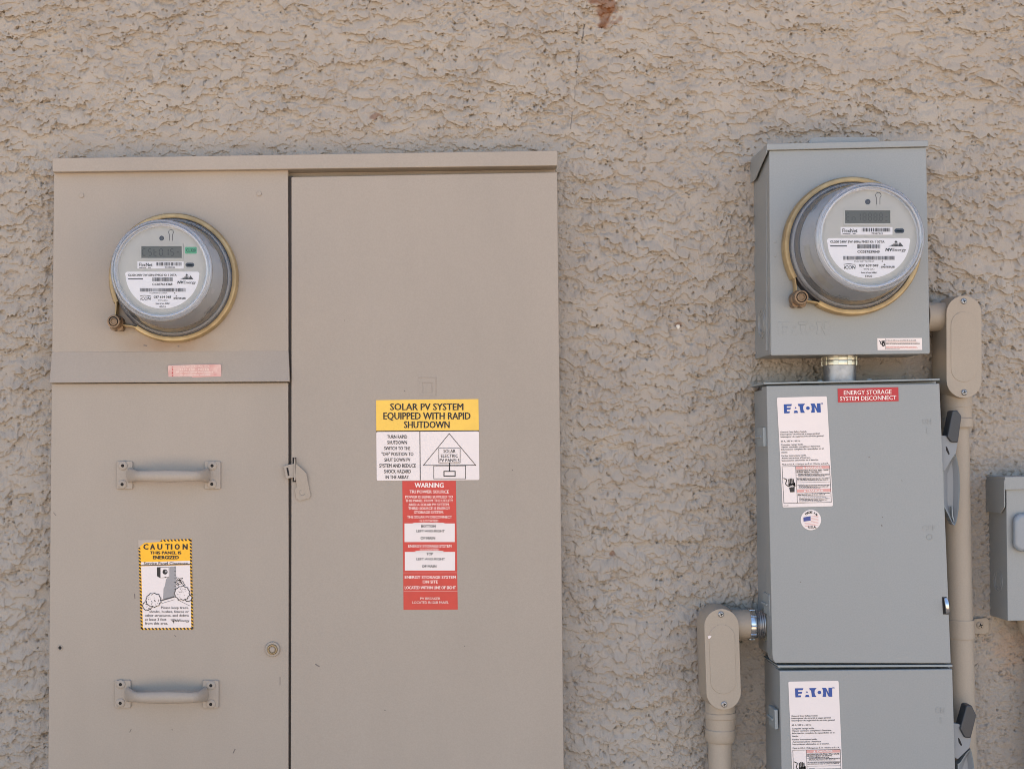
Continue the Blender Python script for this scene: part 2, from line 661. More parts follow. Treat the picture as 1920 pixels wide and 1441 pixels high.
    for x0, y0, x1, y1, wd, s_ in ((1101, 0, 1100, 10, 1.1, .8), (1096, 47, 1091, 76, 1.2, .9), (1087, 94, 1083, 125, 1.0, .8),
                                   (1084, 94, 1081, 122, .8, .6), (1079, 150, 1076, 188, .9, .5), (1073, 208, 1070, 240, .9, .7),
                                   (1058, 18, 1056, 32, .7, .4)):
        t = np.clip((PY - y0) / (y1 - y0), 0, 1)
        dd = np.hypot(PX - (x0 + (x1 - x0) * t), PY - (y0 + (y1 - y0) * t))
        mark = np.maximum(mark, s_ * ss(1.5, 0.3, dd / wd) * (0.35 + 0.65 * (fine > -0.5)))
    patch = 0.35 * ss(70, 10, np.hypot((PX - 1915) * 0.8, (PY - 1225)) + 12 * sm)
    chip = np.zeros_like(h)
    for sx, sy, r in ((1272, 614, 1.9),):
        chip = np.maximum(chip, ss(2, -1, np.hypot(PX - sx, PY - sy) - r + rag * 0.25))
    # faces, leaving out what stays behind the boxes
    hs_ = np.clip(h, -0.001, 0.008)
    Zs = Z - 1.1 * hs_                       # plaster sags over its lower edge
    Xs = X + 0.22 * hs_ * np.clip(sm, -1.5, 1.5)

    def wrap(a, ox=0.0, oz=0.0):
        a = np.concatenate([a, a[:, :1] + ox], 1)
        return np.concatenate([a, a[:1] + oz], 0)
    XW, ZW, HW = wrap(Xs, PW), wrap(Zs, 0, PH), wrap(h)
    PXW, PYW = wrap(X, PW) / pxm + VX, VY - (wrap(Z, 0, PH) - ZC) / pxm
    nxw, nzw = nx + 1, nz_ + 1
    cx_ = 0.5 * (PXW[:-1, :-1] + PXW[1:, 1:])
    cy_ = 0.5 * (PYW[:-1, :-1] + PYW[1:, 1:])
    hide = ((cx_ > 118) & (cx_ < 1018) & (cy_ > 316)) | ((cx_ > 1440) & (cx_ < 1700) & (cy_ > 300) & (cy_ < 640)) \
        | ((cx_ > 1445) & (cx_ < 1720) & (cy_ > 745)) | ((cx_ > 1890) & (cx_ < 1985) & (cy_ > 920) & (cy_ < 1140))
    idx = np.arange(nxw * nzw).reshape(nzw, nxw)
    q = np.stack([idx[:-1, :-1], idx[:-1, 1:], idx[1:, 1:], idx[1:, :-1]], -1)[~hide]
    used = np.zeros(nxw * nzw, bool)
    used[q.ravel()] = True
    remap = np.cumsum(used) - 1
    co = np.stack([XW.ravel(), -HW.ravel(), ZW.ravel()], -1)[used]
    q = remap[q]
    nv = len(co)
    ztop = 3.03

    def panel(zmax, zmin):
        a, b, c = XW[::3, ::3] - xa, HW[::3, ::3], ZW[::3, ::3] - za
        r0 = int(np.searchsorted((np.arange(a.shape[0]) * 3 * dz), zmin))
        r1 = int(np.searchsorted((np.arange(a.shape[0]) * 3 * dz), zmax)) if zmax < PH else a.shape[0]
        a, b, c = a[r0:r1], b[r0:r1], c[r0:r1]
        ii = np.arange(a.size).reshape(a.shape)
        pq = np.stack([ii[:-1, :-1], ii[:-1, 1:], ii[1:, 1:], ii[1:, :-1]], -1).reshape(-1, 4)
        m_ = bpy.data.meshes.new('stucco_panel')
        m_.vertices.add(a.size)
        m_.vertices.foreach_set('co', np.stack([a.ravel(), -b.ravel(), c.ravel()], -1).astype(np.float32).ravel())
        m_.loops.add(pq.size)
        m_.loops.foreach_set('vertex_index', pq.astype(np.int32).ravel())
        m_.polygons.add(len(pq))
        m_.polygons.foreach_set('loop_start', np.arange(0, pq.size, 4, dtype=np.int32))
        m_.update(calc_edges=True)
        m_.polygons.foreach_set('use_smooth', np.ones(len(pq), bool))
        m_.materials.append(M['stucco'])
        return m_
    pm, ptop, plow = panel(9, -1), panel(ztop - za - PH, -1), panel(9, PH - za - 0.02)
    # the plain rest of the wall and the house behind it
    X0, X1, Z1, Y1 = -9.0, 7.0, 3.05, 6.0
    ring = np.array([[X0, 0, 0], [X1, 0, 0], [X1, 0, Z1], [X0, 0, Z1],
                     [xa - PW, 0, 0], [xa + 2 * PW, 0, 0], [xa + 2 * PW, 0, ztop - .006], [xa - PW, 0, ztop - .006],
                     [X0, Y1, 0], [X1, Y1, 0], [X1, Y1, Z1], [X0, Y1, Z1]])
    rq_ = np.array([[1, 2, 6, 5], [2, 3, 7, 6], [3, 0, 4, 7],
                    [1, 9, 10, 2], [9, 8, 11, 10], [8, 0, 3, 11], [3, 2, 10, 11]]) + nv
    co = np.concatenate([co, ring])
    q = np.concatenate([q, rq_])
    me = bpy.data.meshes.new('stucco_wall')
    me.vertices.add(len(co))
    me.vertices.foreach_set('co', co.astype(np.float32).ravel())
    me.loops.add(q.size)
    me.loops.foreach_set('vertex_index', q.astype(np.int32).ravel())
    me.polygons.add(len(q))
    me.polygons.foreach_set('loop_start', np.arange(0, q.size, 4, dtype=np.int32))
    me.update(calc_edges=True)
    sm_ = np.ones(len(q), bool)
    sm_[-7:] = False
    me.polygons.foreach_set('use_smooth', sm_)
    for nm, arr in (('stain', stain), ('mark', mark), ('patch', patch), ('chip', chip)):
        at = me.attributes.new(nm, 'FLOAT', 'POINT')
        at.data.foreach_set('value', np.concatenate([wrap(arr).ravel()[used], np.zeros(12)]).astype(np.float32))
    me.materials.append(M['stucco'])
    me.validate()
    ob = bpy.data.objects.new('stucco_wall', me)
    COL.objects.link(ob)
    ob['label'] = 'rough tan stucco house wall with trowelled lips and a brown stain'
    ob['category'] = 'wall'
    for i in (-1, 0, 1):
        for j, m_ in ((-1, plow), (0, pm), (1, ptop)):
            if i or j:
                po = bpy.data.objects.new('stucco_panel', m_)
                COL.objects.link(po)
                po.parent = ob
                po.location = (xa + i * PW, 0, za + j * PH)
    return ob


wall = make_wall()

# unseen roof eave above the picture, overhang sized to hold back sky light
M['soffit'] = mat('tan_soffit', lin(186, 170, 152), 0.8)
EAVE = 0.55
mb = MB()
zt, ye = 3.056, 6.0
x0, x1 = -9.0, 7.0
mb.raw([(x0, -EAVE, zt), (x1, -EAVE, zt), (x1, ye, zt), (x0, ye, zt), (x0, -EAVE, zt + .18), (x1, -EAVE, zt + .18),
        (x1, 2.8, zt + 1.1), (x0, 2.8, zt + 1.1), (x1, ye, zt + .18), (x0, ye, zt + .18)],
       [(0, 1, 2, 3), (0, 1, 5, 4), (4, 5, 6, 7), (7, 6, 8, 9), (3, 2, 8, 9), (1, 2, 8, 6, 5), (0, 3, 9, 7, 4)], 'soffit')
o = mb.build('roof')
o['kind'] = 'structure'

# ------------------------------------------------------------------ tan service cabinet
CF = 0.045           # front of the cabinet covers
cab = thing('service_cabinet', 'wide tan metal service cabinet with two handles and warning stickers', 'electrical cabinet',
            P(570, 1640, 0.0))
mb = MB()
mb.prism([(103, 312), (1040, 300), (1054, 1640), (90, 1640)], -0.012, 0.026, 'tan')
mb.prism([(541, 330), (549, 330), (549, 1640), (541, 1640)], 0.025, 0.0385, 'seam_fill')  # strip in the open door seam, the gap's shade put into its brown
mb.build('cabinet_body', cab)
mb = MB()
mb.prism([(98, 296.5), (1045.5, 282), (1045.5, 310.5), (98, 322.5)], -0.01, 0.056, 'tan')
mb.build('rain_hood', cab, bevel=0.0012)
mb = MB()   # meter cover
mb.prism([(101, 318), (540, 313), (541, 661), (97.5, 661)], 0.0, CF, 'tan')
mc = mb.build('meter_cover', cab, bevel=0.0012)
ms = M['tan'].copy()
ms.name = 'tan_enamel_rust_smeared'
n_, l_ = ms.node_tree.nodes, ms.node_tree.links
bs = n_['Principled BSDF']
src = bs.inputs['Base Color'].links[0].from_socket
tc_ = n_.new('ShaderNodeTexCoord')
mp_ = n_.new('ShaderNodeMapping')
q_ = P(318, 648, CF) - ORG['service_cabinet']
mp_.vector_type = 'TEXTURE'
mp_.inputs['Location'].default_value = q_
mp_.inputs['Scale'].default_value = (.085, .1, .022)
l_.new(tc_.outputs['Object'], mp_.inputs[0])
gr_ = n_.new('ShaderNodeTexGradient')
gr_.gradient_type = 'SPHERICAL'
l_.new(mp_.outputs[0], gr_.inputs[0])
nn_ = n_.new('ShaderNodeTexNoise')
nn_.inputs['Scale'].default_value = 40
nn_.inputs['Detail'].default_value = 5
l_.new(tc_.outputs['Object'], nn_.inputs['Vector'])
mu_ = n_.new('ShaderNodeMath')
mu_.operation = 'MULTIPLY'
l_.new(gr_.outputs['Fac'], mu_.inputs[0])
l_.new(nn_.outputs[0], mu_.inputs[1])
mx_ = n_.new('ShaderNodeMixRGB')
mx_.inputs[2].default_value = lin(132, 96, 56)
l_.new(mu_.outputs[0], mx_.inputs[0])
l_.new(src, mx_.inputs[1])
l_.new(mx_.outputs[0], bs.inputs['Base Color'])
mc.data.materials[0] = ms
mb = MB()   # drip lip that flares out below the meter cover
a = [P(97.5, 659.5, CF + .0004), P(541, 657.5, CF + .0004), P(543, 715, CF + .009), P(92, 717.5, CF + .009)]
b_ = [Vector((p.x, -0.001, p.z)) for p in a]
mb.raw(a + b_, [(0, 1, 2, 3), (0, 4, 5, 1), (1, 5, 6, 2), (2, 6, 7, 3), (3, 7, 4, 0), (7, 6, 5, 4)], 'tan')
mb.build('drip_lip', cab, bevel=0.001)
mb = MB()   # lower cover
mb.prism([(96.5, 719), (540.5, 717), (541.5, 1040), (541, 1441), (540.5, 1630), (87, 1630), (90, 1441)], 0.0, CF, 'tan')
pc = mb.build('pull_cover', cab, bevel=0.0012)
mb = MB()   # door
mb.prism([(546.2, 331.5), (1045, 322.5), (1057.5, 1441), (1059, 1630), (544.5, 1630), (546, 1000)], 0.012, CF + .002, 'tan')
door = mb.build('door', cab, bevel=0.0016)
mb = MB()   # rolled corner at the top of the seam
mb.lathe(P(547.5, 325, 0), 0.027, [(0, .0001), (0, .0038), (.012, .0038), (.0135, .0028), (.0138, .0001)], 'tan', n=20)
mb.build('hinge_pin', cab)

mb = MB()
for i in range(2):
    pass
mb = MB()
mb.prism(circ(152.5, 366, 4.4), CF - .001, CF + .0016, 'tan')
rv = mb.build('rivet', cab, bevel=.0006)
mb = MB()
mb.prism(circ(485.5, 363, 4.6), CF - .001, CF + .0016, 'tan')
mb.build('rivet', cab, bevel=.0006)
mb = MB()
mb.lathe(P(112.8, 1213.5, CF), CF, [(0.0002, .0036), (.0012, .0038), (.0014, .0028), (.0012, .0026), (.0004, .0024)], 'tan', n=24)
mb.prism(circ(112.8, 1213.5, 3.2), CF - .001, CF + .0005, 'dark')
mb.build('screw_hole', cab)
mb = MB()
c = P(511.3, 1216, CF)
mb.lathe(c, CF, [(0.0, .0112), (.002, .0112), (.0032, .0105), (.0034, .0078), (.002, .0076)], 'tan', n=36)
mb.lathe(c, CF, [(.0018, .0076), (.0056, .0074), (.0064, .0066), (.0064, .0056), (.0052, .0050), (.0040, .0048)], 'brass', n=36)
mb.lathe(c, CF, [(.0040, .0048), (.0044, .0040), (.0050, .0034), (.0053, .0001)], 'tan', n=36)
mb.build('cover_latch', cab)


# handles
def handle(cx, py_plate, grip_y, bolts, lx0, lx1, rx0, rx1, chip):
    mb = MB()
    mb.prism(rrect(lx0, py_plate - 26, lx1, py_plate + 26, 3), CF - .001, CF + .0035, 'tan')
    mb.prism(rrect(rx0, py_plate - 26, rx1, py_plate + 26, 3), CF - .001, CF + .0035, 'tan')
    path, rad = [], []
    N = 28
    for i in range(N + 1):
        t = i / N
        px_ = (lx1 - 6) * (1 - t) + (rx0 + 6) * t
        k = min(t, 1 - t) * 2
        rise = 1 - (1 - min(1, k * 2.6)) ** 2.2
        dd = CF + .004 + .030 * rise + .004 * k
        yy = py_plate * (1 - rise) + grip_y * rise
        path.append(P(px_, yy, dd))
        s_ = S(dd)
        fl = 1 - min(1, k * 5)
        rad.append((s_ * (5.5 + 1.5 * k), s_ * (9.3 + 2.4 * k + 5 * fl)))
    mb.tube(path, rad, 'tan', n=20)
    h = mb.build('handle', cab, bevel=.0008, sharp=50)
    first = None
    for bx, by in bolts:
        p = P(bx, by, CF + .0035)
        if first is None:
            m2 = MB()
            m2.lathe(p, CF + .0034, [(0, .0068), (.0012, .0066), (.0018, .0056), (.0020, .0024)], 'tan', n=24)
            m2.lathe(p, CF + .0034, [(.0021, .0024), (.0012, .0020), (.0012, .0001)], 'dark', n=16)
            first = m2.build('bolt', h)
            p0 = p
        else:
            dup_part(first, h, p - p0)
    if chip:
        m2 = MB()
        m2.prism(chip, CF + .036, CF + .0402, 'white')
        m2.build('paint_chip', h)
    return h


handle(315, 890.5, 892, ((230.5, 872.5), (229.5, 907.5), (398, 872.5), (397.5, 907)), 218.5, 248.5, 383, 413.5, None)
handle(312, 1300.5, 1307, ((226.4, 1282), (226, 1317), (395.7, 1284), (395.5, 1319)), 215, 245, 379.5, 410, None)

# hasp in the door seam (read off a 9.606x enlargement)
hp = lambda x, y: (480 + x / 9.606, 820 + y / 9.606)
mb = MB()
mb.prism([hp(*p) for p in rect(658, 358, 724, 798)], CF, CF + .0026, 'dark')
mb.prism([hp(*p) for p in ((690, 368), (704, 368), (716, 700), (708, 775), (684, 775), (682, 470))], CF, CF + .008, 'tan')
hs = mb.build('hasp', cab)
mb = MB()
fl = [hp(*p) for p in ((540, 500), (600, 482), (684, 470), (684, 716), (600, 730), (558, 738), (532, 705), (515, 600), (500, 535), (480, 522))]
mb.prism(fl, CF + .003, CF + .0062, 'tan')
mb.prism([hp(*p) for p in ((546, 545), (578, 540), (603, 685), (574, 692))], CF + .0060, CF + .0066, 'dark')
mb.build('staple', hs, bevel=.0005)
mb = MB()
a = [(hp(714, 482), .009), (hp(735, 480), .009), (hp(905, 640), .0052), (hp(945, 850), .003), (hp(985, 1045), .0024), (hp(962, 1088), .0024),
     (hp(785, 1138), .0024), (hp(725, 1098), .0024), (hp(692, 925), .0026), (hp(742, 882), .003), (hp(722, 790), .0034), (hp(716, 700), .006)]
top = [P(*p, CF + .002 + d) for p, d in a]
bot = [Vector((p.x, p.y + .0022, p.z)) for p in top]
n = len(top)
mb.raw(top + bot, [tuple(range(n)), tuple(reversed(range(n, 2 * n)))] + [(i, (i + 1) % n, n + (i + 1) % n, n + i) for i in range(n)], 'tan')
mb.lathe(P(*hp(835, 985), CF + .0044), CF + .0042, [(0, .0048), (.0010, .0045), (.0010, .0041), (.0002, .0038)], 'tan', n=24)
mb.build('hasp_flap', hs, bevel=.0005)

# pressed square emblem on the door
mb = MB()
c4 = lambda x, y: (680 + x / 6.267, 690 + y / 6.267)
for x0, y0, x1, y1, wd in ((650, 105, 868, 322, 13), (700, 165, 822, 285, 11)):
    for r_ in (rect(x0, y0, x1, y0 + wd), rect(x0, y1 - wd, x1, y1), rect(x0, y0 + wd, x0 + wd, y1 - wd), rect(x1 - wd, y0 + wd, x1, y1 - wd)):
        mb.prism([c4(*p) for p in r_], CF + .001, CF + .0024, 'tan')
mb.build('square_emblem', cab, bevel=.0004)

# small scuffs in the paint
mb = MB()
M['scuff'] = mat('scuffed_paint', lin(108, 98, 94), 0.6)
for x, y, dx, dy, wd in ((269, 647, 7, 1, 2), (252, 1112, 1, 10, 1.4), (441, 1403, -4, 8, 2), (246, 1366, -3, 6, 1.4), (591, 1244, 8, 5, 2.2),
                         (333, 649, 3, 0, 2), (100, 960, 5, 6, 1), (327, 1190, 3, 3, 1.2), (525, 1268, 0, 16, 1), (322, 1366, 2, 2, 1),
                         (758, 732, 1.5, 1, 2), (870, 1210, 2, 1, 1.4), (645, 600, 1.5, 1, 1.2), (960, 880, 2, 2, 1.4), (720, 1330, 3, 1, 1.2)):
    dd = CF + (.0022 if x > 545 else .0002) + .00005
    mb.prism(seg(x, y, x + dx, y + dy, wd), dd - .0004, dd, 'scuff')
o = mb.build('scuff_marks', cab)
o['kind'] = 'stuff'

DF = CF + .002       # door front
# sticker: solar rapid shutdown
mb = MB()
pr = Print(mb, DF + .0006, 6.267, 680, 690)
pr.base([(157, 375), (1360, 362), (1366, 728), (160, 735)], 'yellow')
pr.base(rq([(160, 748), (1366, 740), (1372, 1312), (165, 1320)], 20), 'white')
pr.base([(160, 735), (1366, 728), (1366, 740), (160, 748)], 'ink')
pr.line(672, 744, 677, 1314, 9, 'ink')
B1 = 0.007
pr.text('SOLAR PV SYSTEM', 325, 1182, 415, 492, off=B1)
pr.text('EQUIPPED WITH RAPID', 245, 1265, 520, 600, off=B1)
pr.text('SHUTDOWN', 488, 1020, 624, 702, off=B1)
for t, x0, x1, y0, y1 in (('TURN RAPID', 288, 522, 785, 825), ('SHUTDOWN', 290, 520, 852, 892), ('SWITCH TO THE', 253, 558, 920, 960),
                          ('"OFF" POSITION TO', 222, 595, 987, 1028), ('SHUT DOWN PV', 256, 558, 1055, 1095),
                          ('SYSTEM AND REDUCE', 196, 625, 1123, 1165), ('SHOCK HAZARD', 252, 565, 1190, 1232),
                          ('IN THE ARRAY.', 270, 548, 1258, 1298)):
    pr.text(t, x0, x1, y0, y1, 'ink', off=-0.006)
pr.loop([(1017, 768), (714, 1140), (1328, 1138)], 7, 'ink')
pr.frame(892, 937, 1148, 1113, 6, 'ink', 4)
pr.poly(rect(898, 943, 1142, 1107), 'white', 3)
for t, x0, x1, y0, y1 in (('SOLAR', 950, 1090, 955, 993), ('ELECTRIC', 920, 1120, 1010, 1047), ('PV PANELS', 905, 1136, 1062, 1100)):
    pr.text(t, x0, x1, y0, y1, 'ink', off=-0.006, layer=5)
pr.line(1021, 1113, 1021, 1207, 12, 'ink')
pr.frame(950, 1205, 1092, 1272, 11, 'ink')
pr.frame(832, 1142, 1213, 1301, 7, 'ink', 1)
mb.build('solar_label', cab, label='yellow and white solar shutdown sticker with a house drawing')

# sticker: red warning
mb = MB()
pr = Print(mb, DF + .0004, 5.337, 730, 890)
pr.base([(130, 60), (665, 58), (685, 1345), (142, 1348)], 'red')
for q in (rect(152, 484, 655, 670), rect(240, 477, 550, 486), rect(155, 769, 658, 955), rect(262, 758, 540, 771)):
    pr.poly(q, 'white', 2)
pr.line(140, 977, 678, 976, 3.5, 'redline')
pr.line(143, 1164, 682, 1162, 3.5, 'redline')
W = 'whiteink'
for t, x0, x1, y0, y1, k, of in (
        ('WARNING', 255, 542, 80, 125, W, .012), ('TRI POWER SOURCE', 203, 597, 152, 182, W, .004),
        ('POWER IS BEING SUPPLIED TO', 160, 636, 206, 231, W, 0), ('THIS PANEL FROM THE UTILITY', 160, 638, 244, 269, W, 0),
        ('AND A SOLAR PV SYSTEM.', 193, 602, 283, 308, W, 0), ('THIRD SOURCE IS ENERGY', 190, 608, 321, 346, W, 0),
        ('STORAGE SYSTEM.', 250, 546, 360, 385, W, 0), ('THE SOLAR PV DISCONNECT', 178, 626, 407, 432, W, 0),
        ('IS LOCATED', 305, 490, 446, 470, W, 0), ('BOTTOM', 320, 463, 500, 524, 'ink', .01),
        ('LEFT AND RIGHT', 272, 555, 548, 572, 'ink', .006), ('OF MAIN', 313, 458, 618, 643, 'ink', .012),
        ('ENERGY STORAGE SYSTEM', 190, 621, 697, 724, W, 0), ('IS LOCATED:', 312, 496, 734, 755, W, 0),
        ('TOP', 372, 436, 777, 801, 'ink', .01), ('LEFT AND RIGHT', 272, 557, 828, 852, 'ink', .006),
        ('OF MAIN', 327, 470, 900, 924, 'ink', .012), ('ENERGY STORAGE SYSTEM', 155, 665, 1007, 1036, W, .004),
        ('ON SITE', 333, 485, 1053, 1082, W, .004), ('LOCATED WITHIN LINE OF SIGHT', 155, 665, 1111, 1140, W, .004),
        ('PV BREAKER', 310, 510, 1223, 1246, 'pinkink', -.004), ('LOCATED IN SUB PANEL', 232, 593, 1262, 1286, 'pinkink', -.004)):
    pr.text(t, x0, x1, y0, y1, k, off=of)
mb.build('warning_label', cab, label='tall red warning sticker with two white panels')

# sticker: caution
mb = MB()
pr = Print(mb, CF + .0006, 7.586, 240, 1000)
Q = [(145, 90), (903, 75), (930, 1360), (182, 1365)]
pr.base(Q, 'amber')


def bil(u, v):
    x = (Q[0][0] * (1 - u) + Q[1][0] * u) * (1 - v) + (Q[3][0] * (1 - u) + Q[2][0] * u) * v
    y = (Q[0][1] * (1 - u) + Q[1][1] * u) * (1 - v) + (Q[3][1] * (1 - u) + Q[2][1] * u) * v
    return x, y


iu, iv = .036, .021
M['peel'] = mat('peeled_sticker_film', lin(176, 162, 148), 0.45, vary=0.04, vscale=60)
nst = 27
for i in range(nst):
    v0 = i / nst
    for u0, u1 in ((0, iu), (1 - iu, 1)):
        if u0 == 0 and i < 2:
            continue
        pr.poly([bil(u0, v0), bil(u1, v0 + .012), bil(u1, min(1, v0 + .034)), bil(u0, min(1, v0 + .022))], 'ink', 1)
for i in range(15):
    u0 = i / 15
    for v0, v1 in ((0, iv), (1 - iv, 1)):
        if v0 == 0 and i < 6:
            continue
        pr.poly([bil(u0, v0), bil(u0 + .034, v0), bil(min(1, u0 + .056), v1), bil(u0 + .022, v1)], 'ink', 1)
pr.poly([bil(0, 0), bil(.44, 0), bil(.40, iv * 1.2), bil(.12, iv * 1.5), bil(iu * 1.4, .06), bil(0, .09)], 'peel', 2)
pr.poly([bil(iu * 1.2, .247), bil(1 - iu, .24), bil(1 - iu, .272), bil(iu * 1.2, .277)], 'white', 1)
pr.line(*bil(iu, .284), *bil(1 - iu, .28), 12, 'ink2', 2)
pr.poly([bil(iu * 1.2, .292), bil(1 - iu * 1.1, .288), bil(1 - iu * 1.1, 1 - iv * .8), bil(iu * 1.2, 1 - iv * .8)], 'white', 1)
for ch, x in zip('CAUTION', (222, 318, 420, 532, 612, 668, 780)):
    wd = {'I': 14, 'T': 62, 'A': 62}.get(ch, 64)
    pr.text(ch, x, x + wd, 148, 222, 'ink', off=.02)
pr.text('THIS PANEL IS', 315, 755, 250, 290, 'ink', off=.022)
pr.text('ENERGIZED', 357, 720, 314, 360, 'ink', off=.022)
pr.text('Service Panel Clearance', 225, 850, 402, 438, 'ink', off=.004)
pr.poly([(590, 468), (683, 462), (690, 900), (500, 925), (505, 780), (525, 740), (540, 650), (560, 625), (590, 620)], 'ink_lt', 2)
for i in range(7):
    pr.line(655 + 4 * math.sin(i), 480 + i * 52, 684, 484 + i * 52, 7, 'ink2', 3)
pr.poly([(412, 476), (458, 474), (458, 628), (412, 602)], 'ink', 3)
pr.poly([(458, 474), (584, 470), (586, 620), (458, 630)], 'ink2', 3)
pr.poly([(463, 480), (579, 476), (581, 614), (463, 624)], 'white', 4)
pr.poly(circ(527, 542, 36), 'ink', 5)
pr.poly(circ(540, 534, 15), 'ink_lt', 6)
pr.poly(circ(530, 618, 9), 'ink', 5)
pr.poly([(472, 938), (655, 886), (658, 906), (478, 956)], 'ink2', 3)


def bush(cx, cy, r, sd):
    rr = random.Random(sd)
    L_ = 4 + (sd % 2) * 3
    pts = []
    for i in range(22):
        a = 2 * PI * i / 22
        q = r * (1 + (.07 if i % 2 else -.05) + rr.uniform(-.04, .04))
        pts.append((cx + q * math.cos(a), cy + q * .92 * math.sin(a)))
    pr.poly(pts, 'white', L_)
    pr.loop(pts, 10, 'ink2', L_ + 1)
    for i in range(int(r / 5)):
        a, q = rr.uniform(0, 2 * PI), r * math.sqrt(rr.random()) * .8
        x, y = cx + q * math.cos(a), cy + q * .9 * math.sin(a)
        pr.line(x, y, x + rr.uniform(-16, 16), y + rr.uniform(-12, 12), 6, 'ink2', L_ + 1.5)


bush(770, 845, 105, 3)
bush(856, 912, 52, 4)
bush(362, 942, 104, 5)
bush(275, 1025, 66, 6)
for x, y, a in ((712, 640, .5), (748, 648, -.6), (720, 672, .2), (765, 680, .4), (735, 705, -.2), (785, 715, .6), (700, 712, .9)):
    lf = [(x + 34 * math.cos(t) * math.cos(a) - 11 * math.sin(t) * math.sin(a), y + 34 * math.cos(t) * math.sin(a) + 11 * math.sin(t) * math.cos(a))
          for t in [2 * PI * i / 10 for i in range(10)]]
    pr.loop(lf, 6, 'ink2', 3 + .1 * (x % 7))
pr.line(480, 990, 660, 935, 5, 'ink2', 3)
pr.line(700, 935, 880, 1025, 5, 'ink2', 3)
for t, x0, x1, y0, y1 in (('Please keep trees,', 470, 860, 1032, 1066), ('shrubs, bushes, fences or', 305, 865, 1088, 1122),
                          ('other structures, and debris', 240, 862, 1143, 1177), ('at least 3 feet', 242, 545, 1200, 1234),
                          ('from this area.', 242, 568, 1255, 1289)):
    pr.text(t, x0, x1, y0, y1, 'ink2', off=.004)
pr.poly([(600, 1218), (664, 1214), (652, 1278), (640, 1250)], 'ink', 3)
pr.line(610, 1232, 660, 1226, 4, 'white', 4)
pr.text('NV', 668, 735, 1217, 1250, 'ink', off=.02)
pr.text('Energy', 738, 872, 1217, 1250, 'ink2', off=0)
mb.build('caution_label', cab, label='white and amber caution sticker with striped border, corner peeling')

# sticker: faded tag on the drip lip
mb = MB()
pr = Print(mb, CF + .0075, 3.002, 60, 260)
pts = rq([(765, 1275), (1063, 1268), (1066, 1338), (768, 1345)], 10)
pr.base(pts, 'pink', .005)
pr.text('INSTRUCTIONS FOR', 838, 1000, 1276, 1286, 'pinkink')
pr.text('ELECTRIC METER', 835, 997, 1291, 1303, 'pinkink', off=.01)
pr.words(812, 1020, 1308, 1317, 'pinkink', seed=3)
pr.words(835, 1010, 1325, 1333, 'pinkink', seed=4)
pr.poly([(900, 1338), (1063, 1331), (1064, 1337), (900, 1342)], 'redline', 2)
for i in range(7):
    pr.poly(rect(787, 1284 + i * 8, 795, 1288 + i * 8), 'red2', 2)
mb.build('faded_tag', cab, label='faded pink red sticker on the lip below the meter')


# ------------------------------------------------------------------ electric meters
SEG = {'0': 'abcdef', '1': 'bc', '5': 'acdfg', '8': 'abcdefg', 'S': 'acdfg', 't': 'defg', '-': 'g', 'C': 'adef', 'n': 'ceg', '=': 'gd',
       'E': 'adefg', '4': 'bcfg'}


def seven(pr, ch, x, y, w_, h_, k, layer=3):
    t = w_ * .24
    m = y + h_ / 2
    b = {'a': rect(x + t, y, x + w_ - t, y + t), 'g': rect(x + t, m - t / 2, x + w_ - t, m + t / 2), 'd': rect(x + t, y + h_ - t, x + w_ - t, y + h_),
         'f': rect(x, y + t, x + t, m - t / 3), 'b': rect(x + w_ - t, y + t, x + w_, m - t / 3),
         'e': rect(x, m + t / 3, x + t, y + h_ - t), 'c': rect(x + w_ - t, m + t / 3, x + w_, y + h_ - t)}
    for s_ in SEG[ch]:
        pr.poly(b[s_], k, layer)


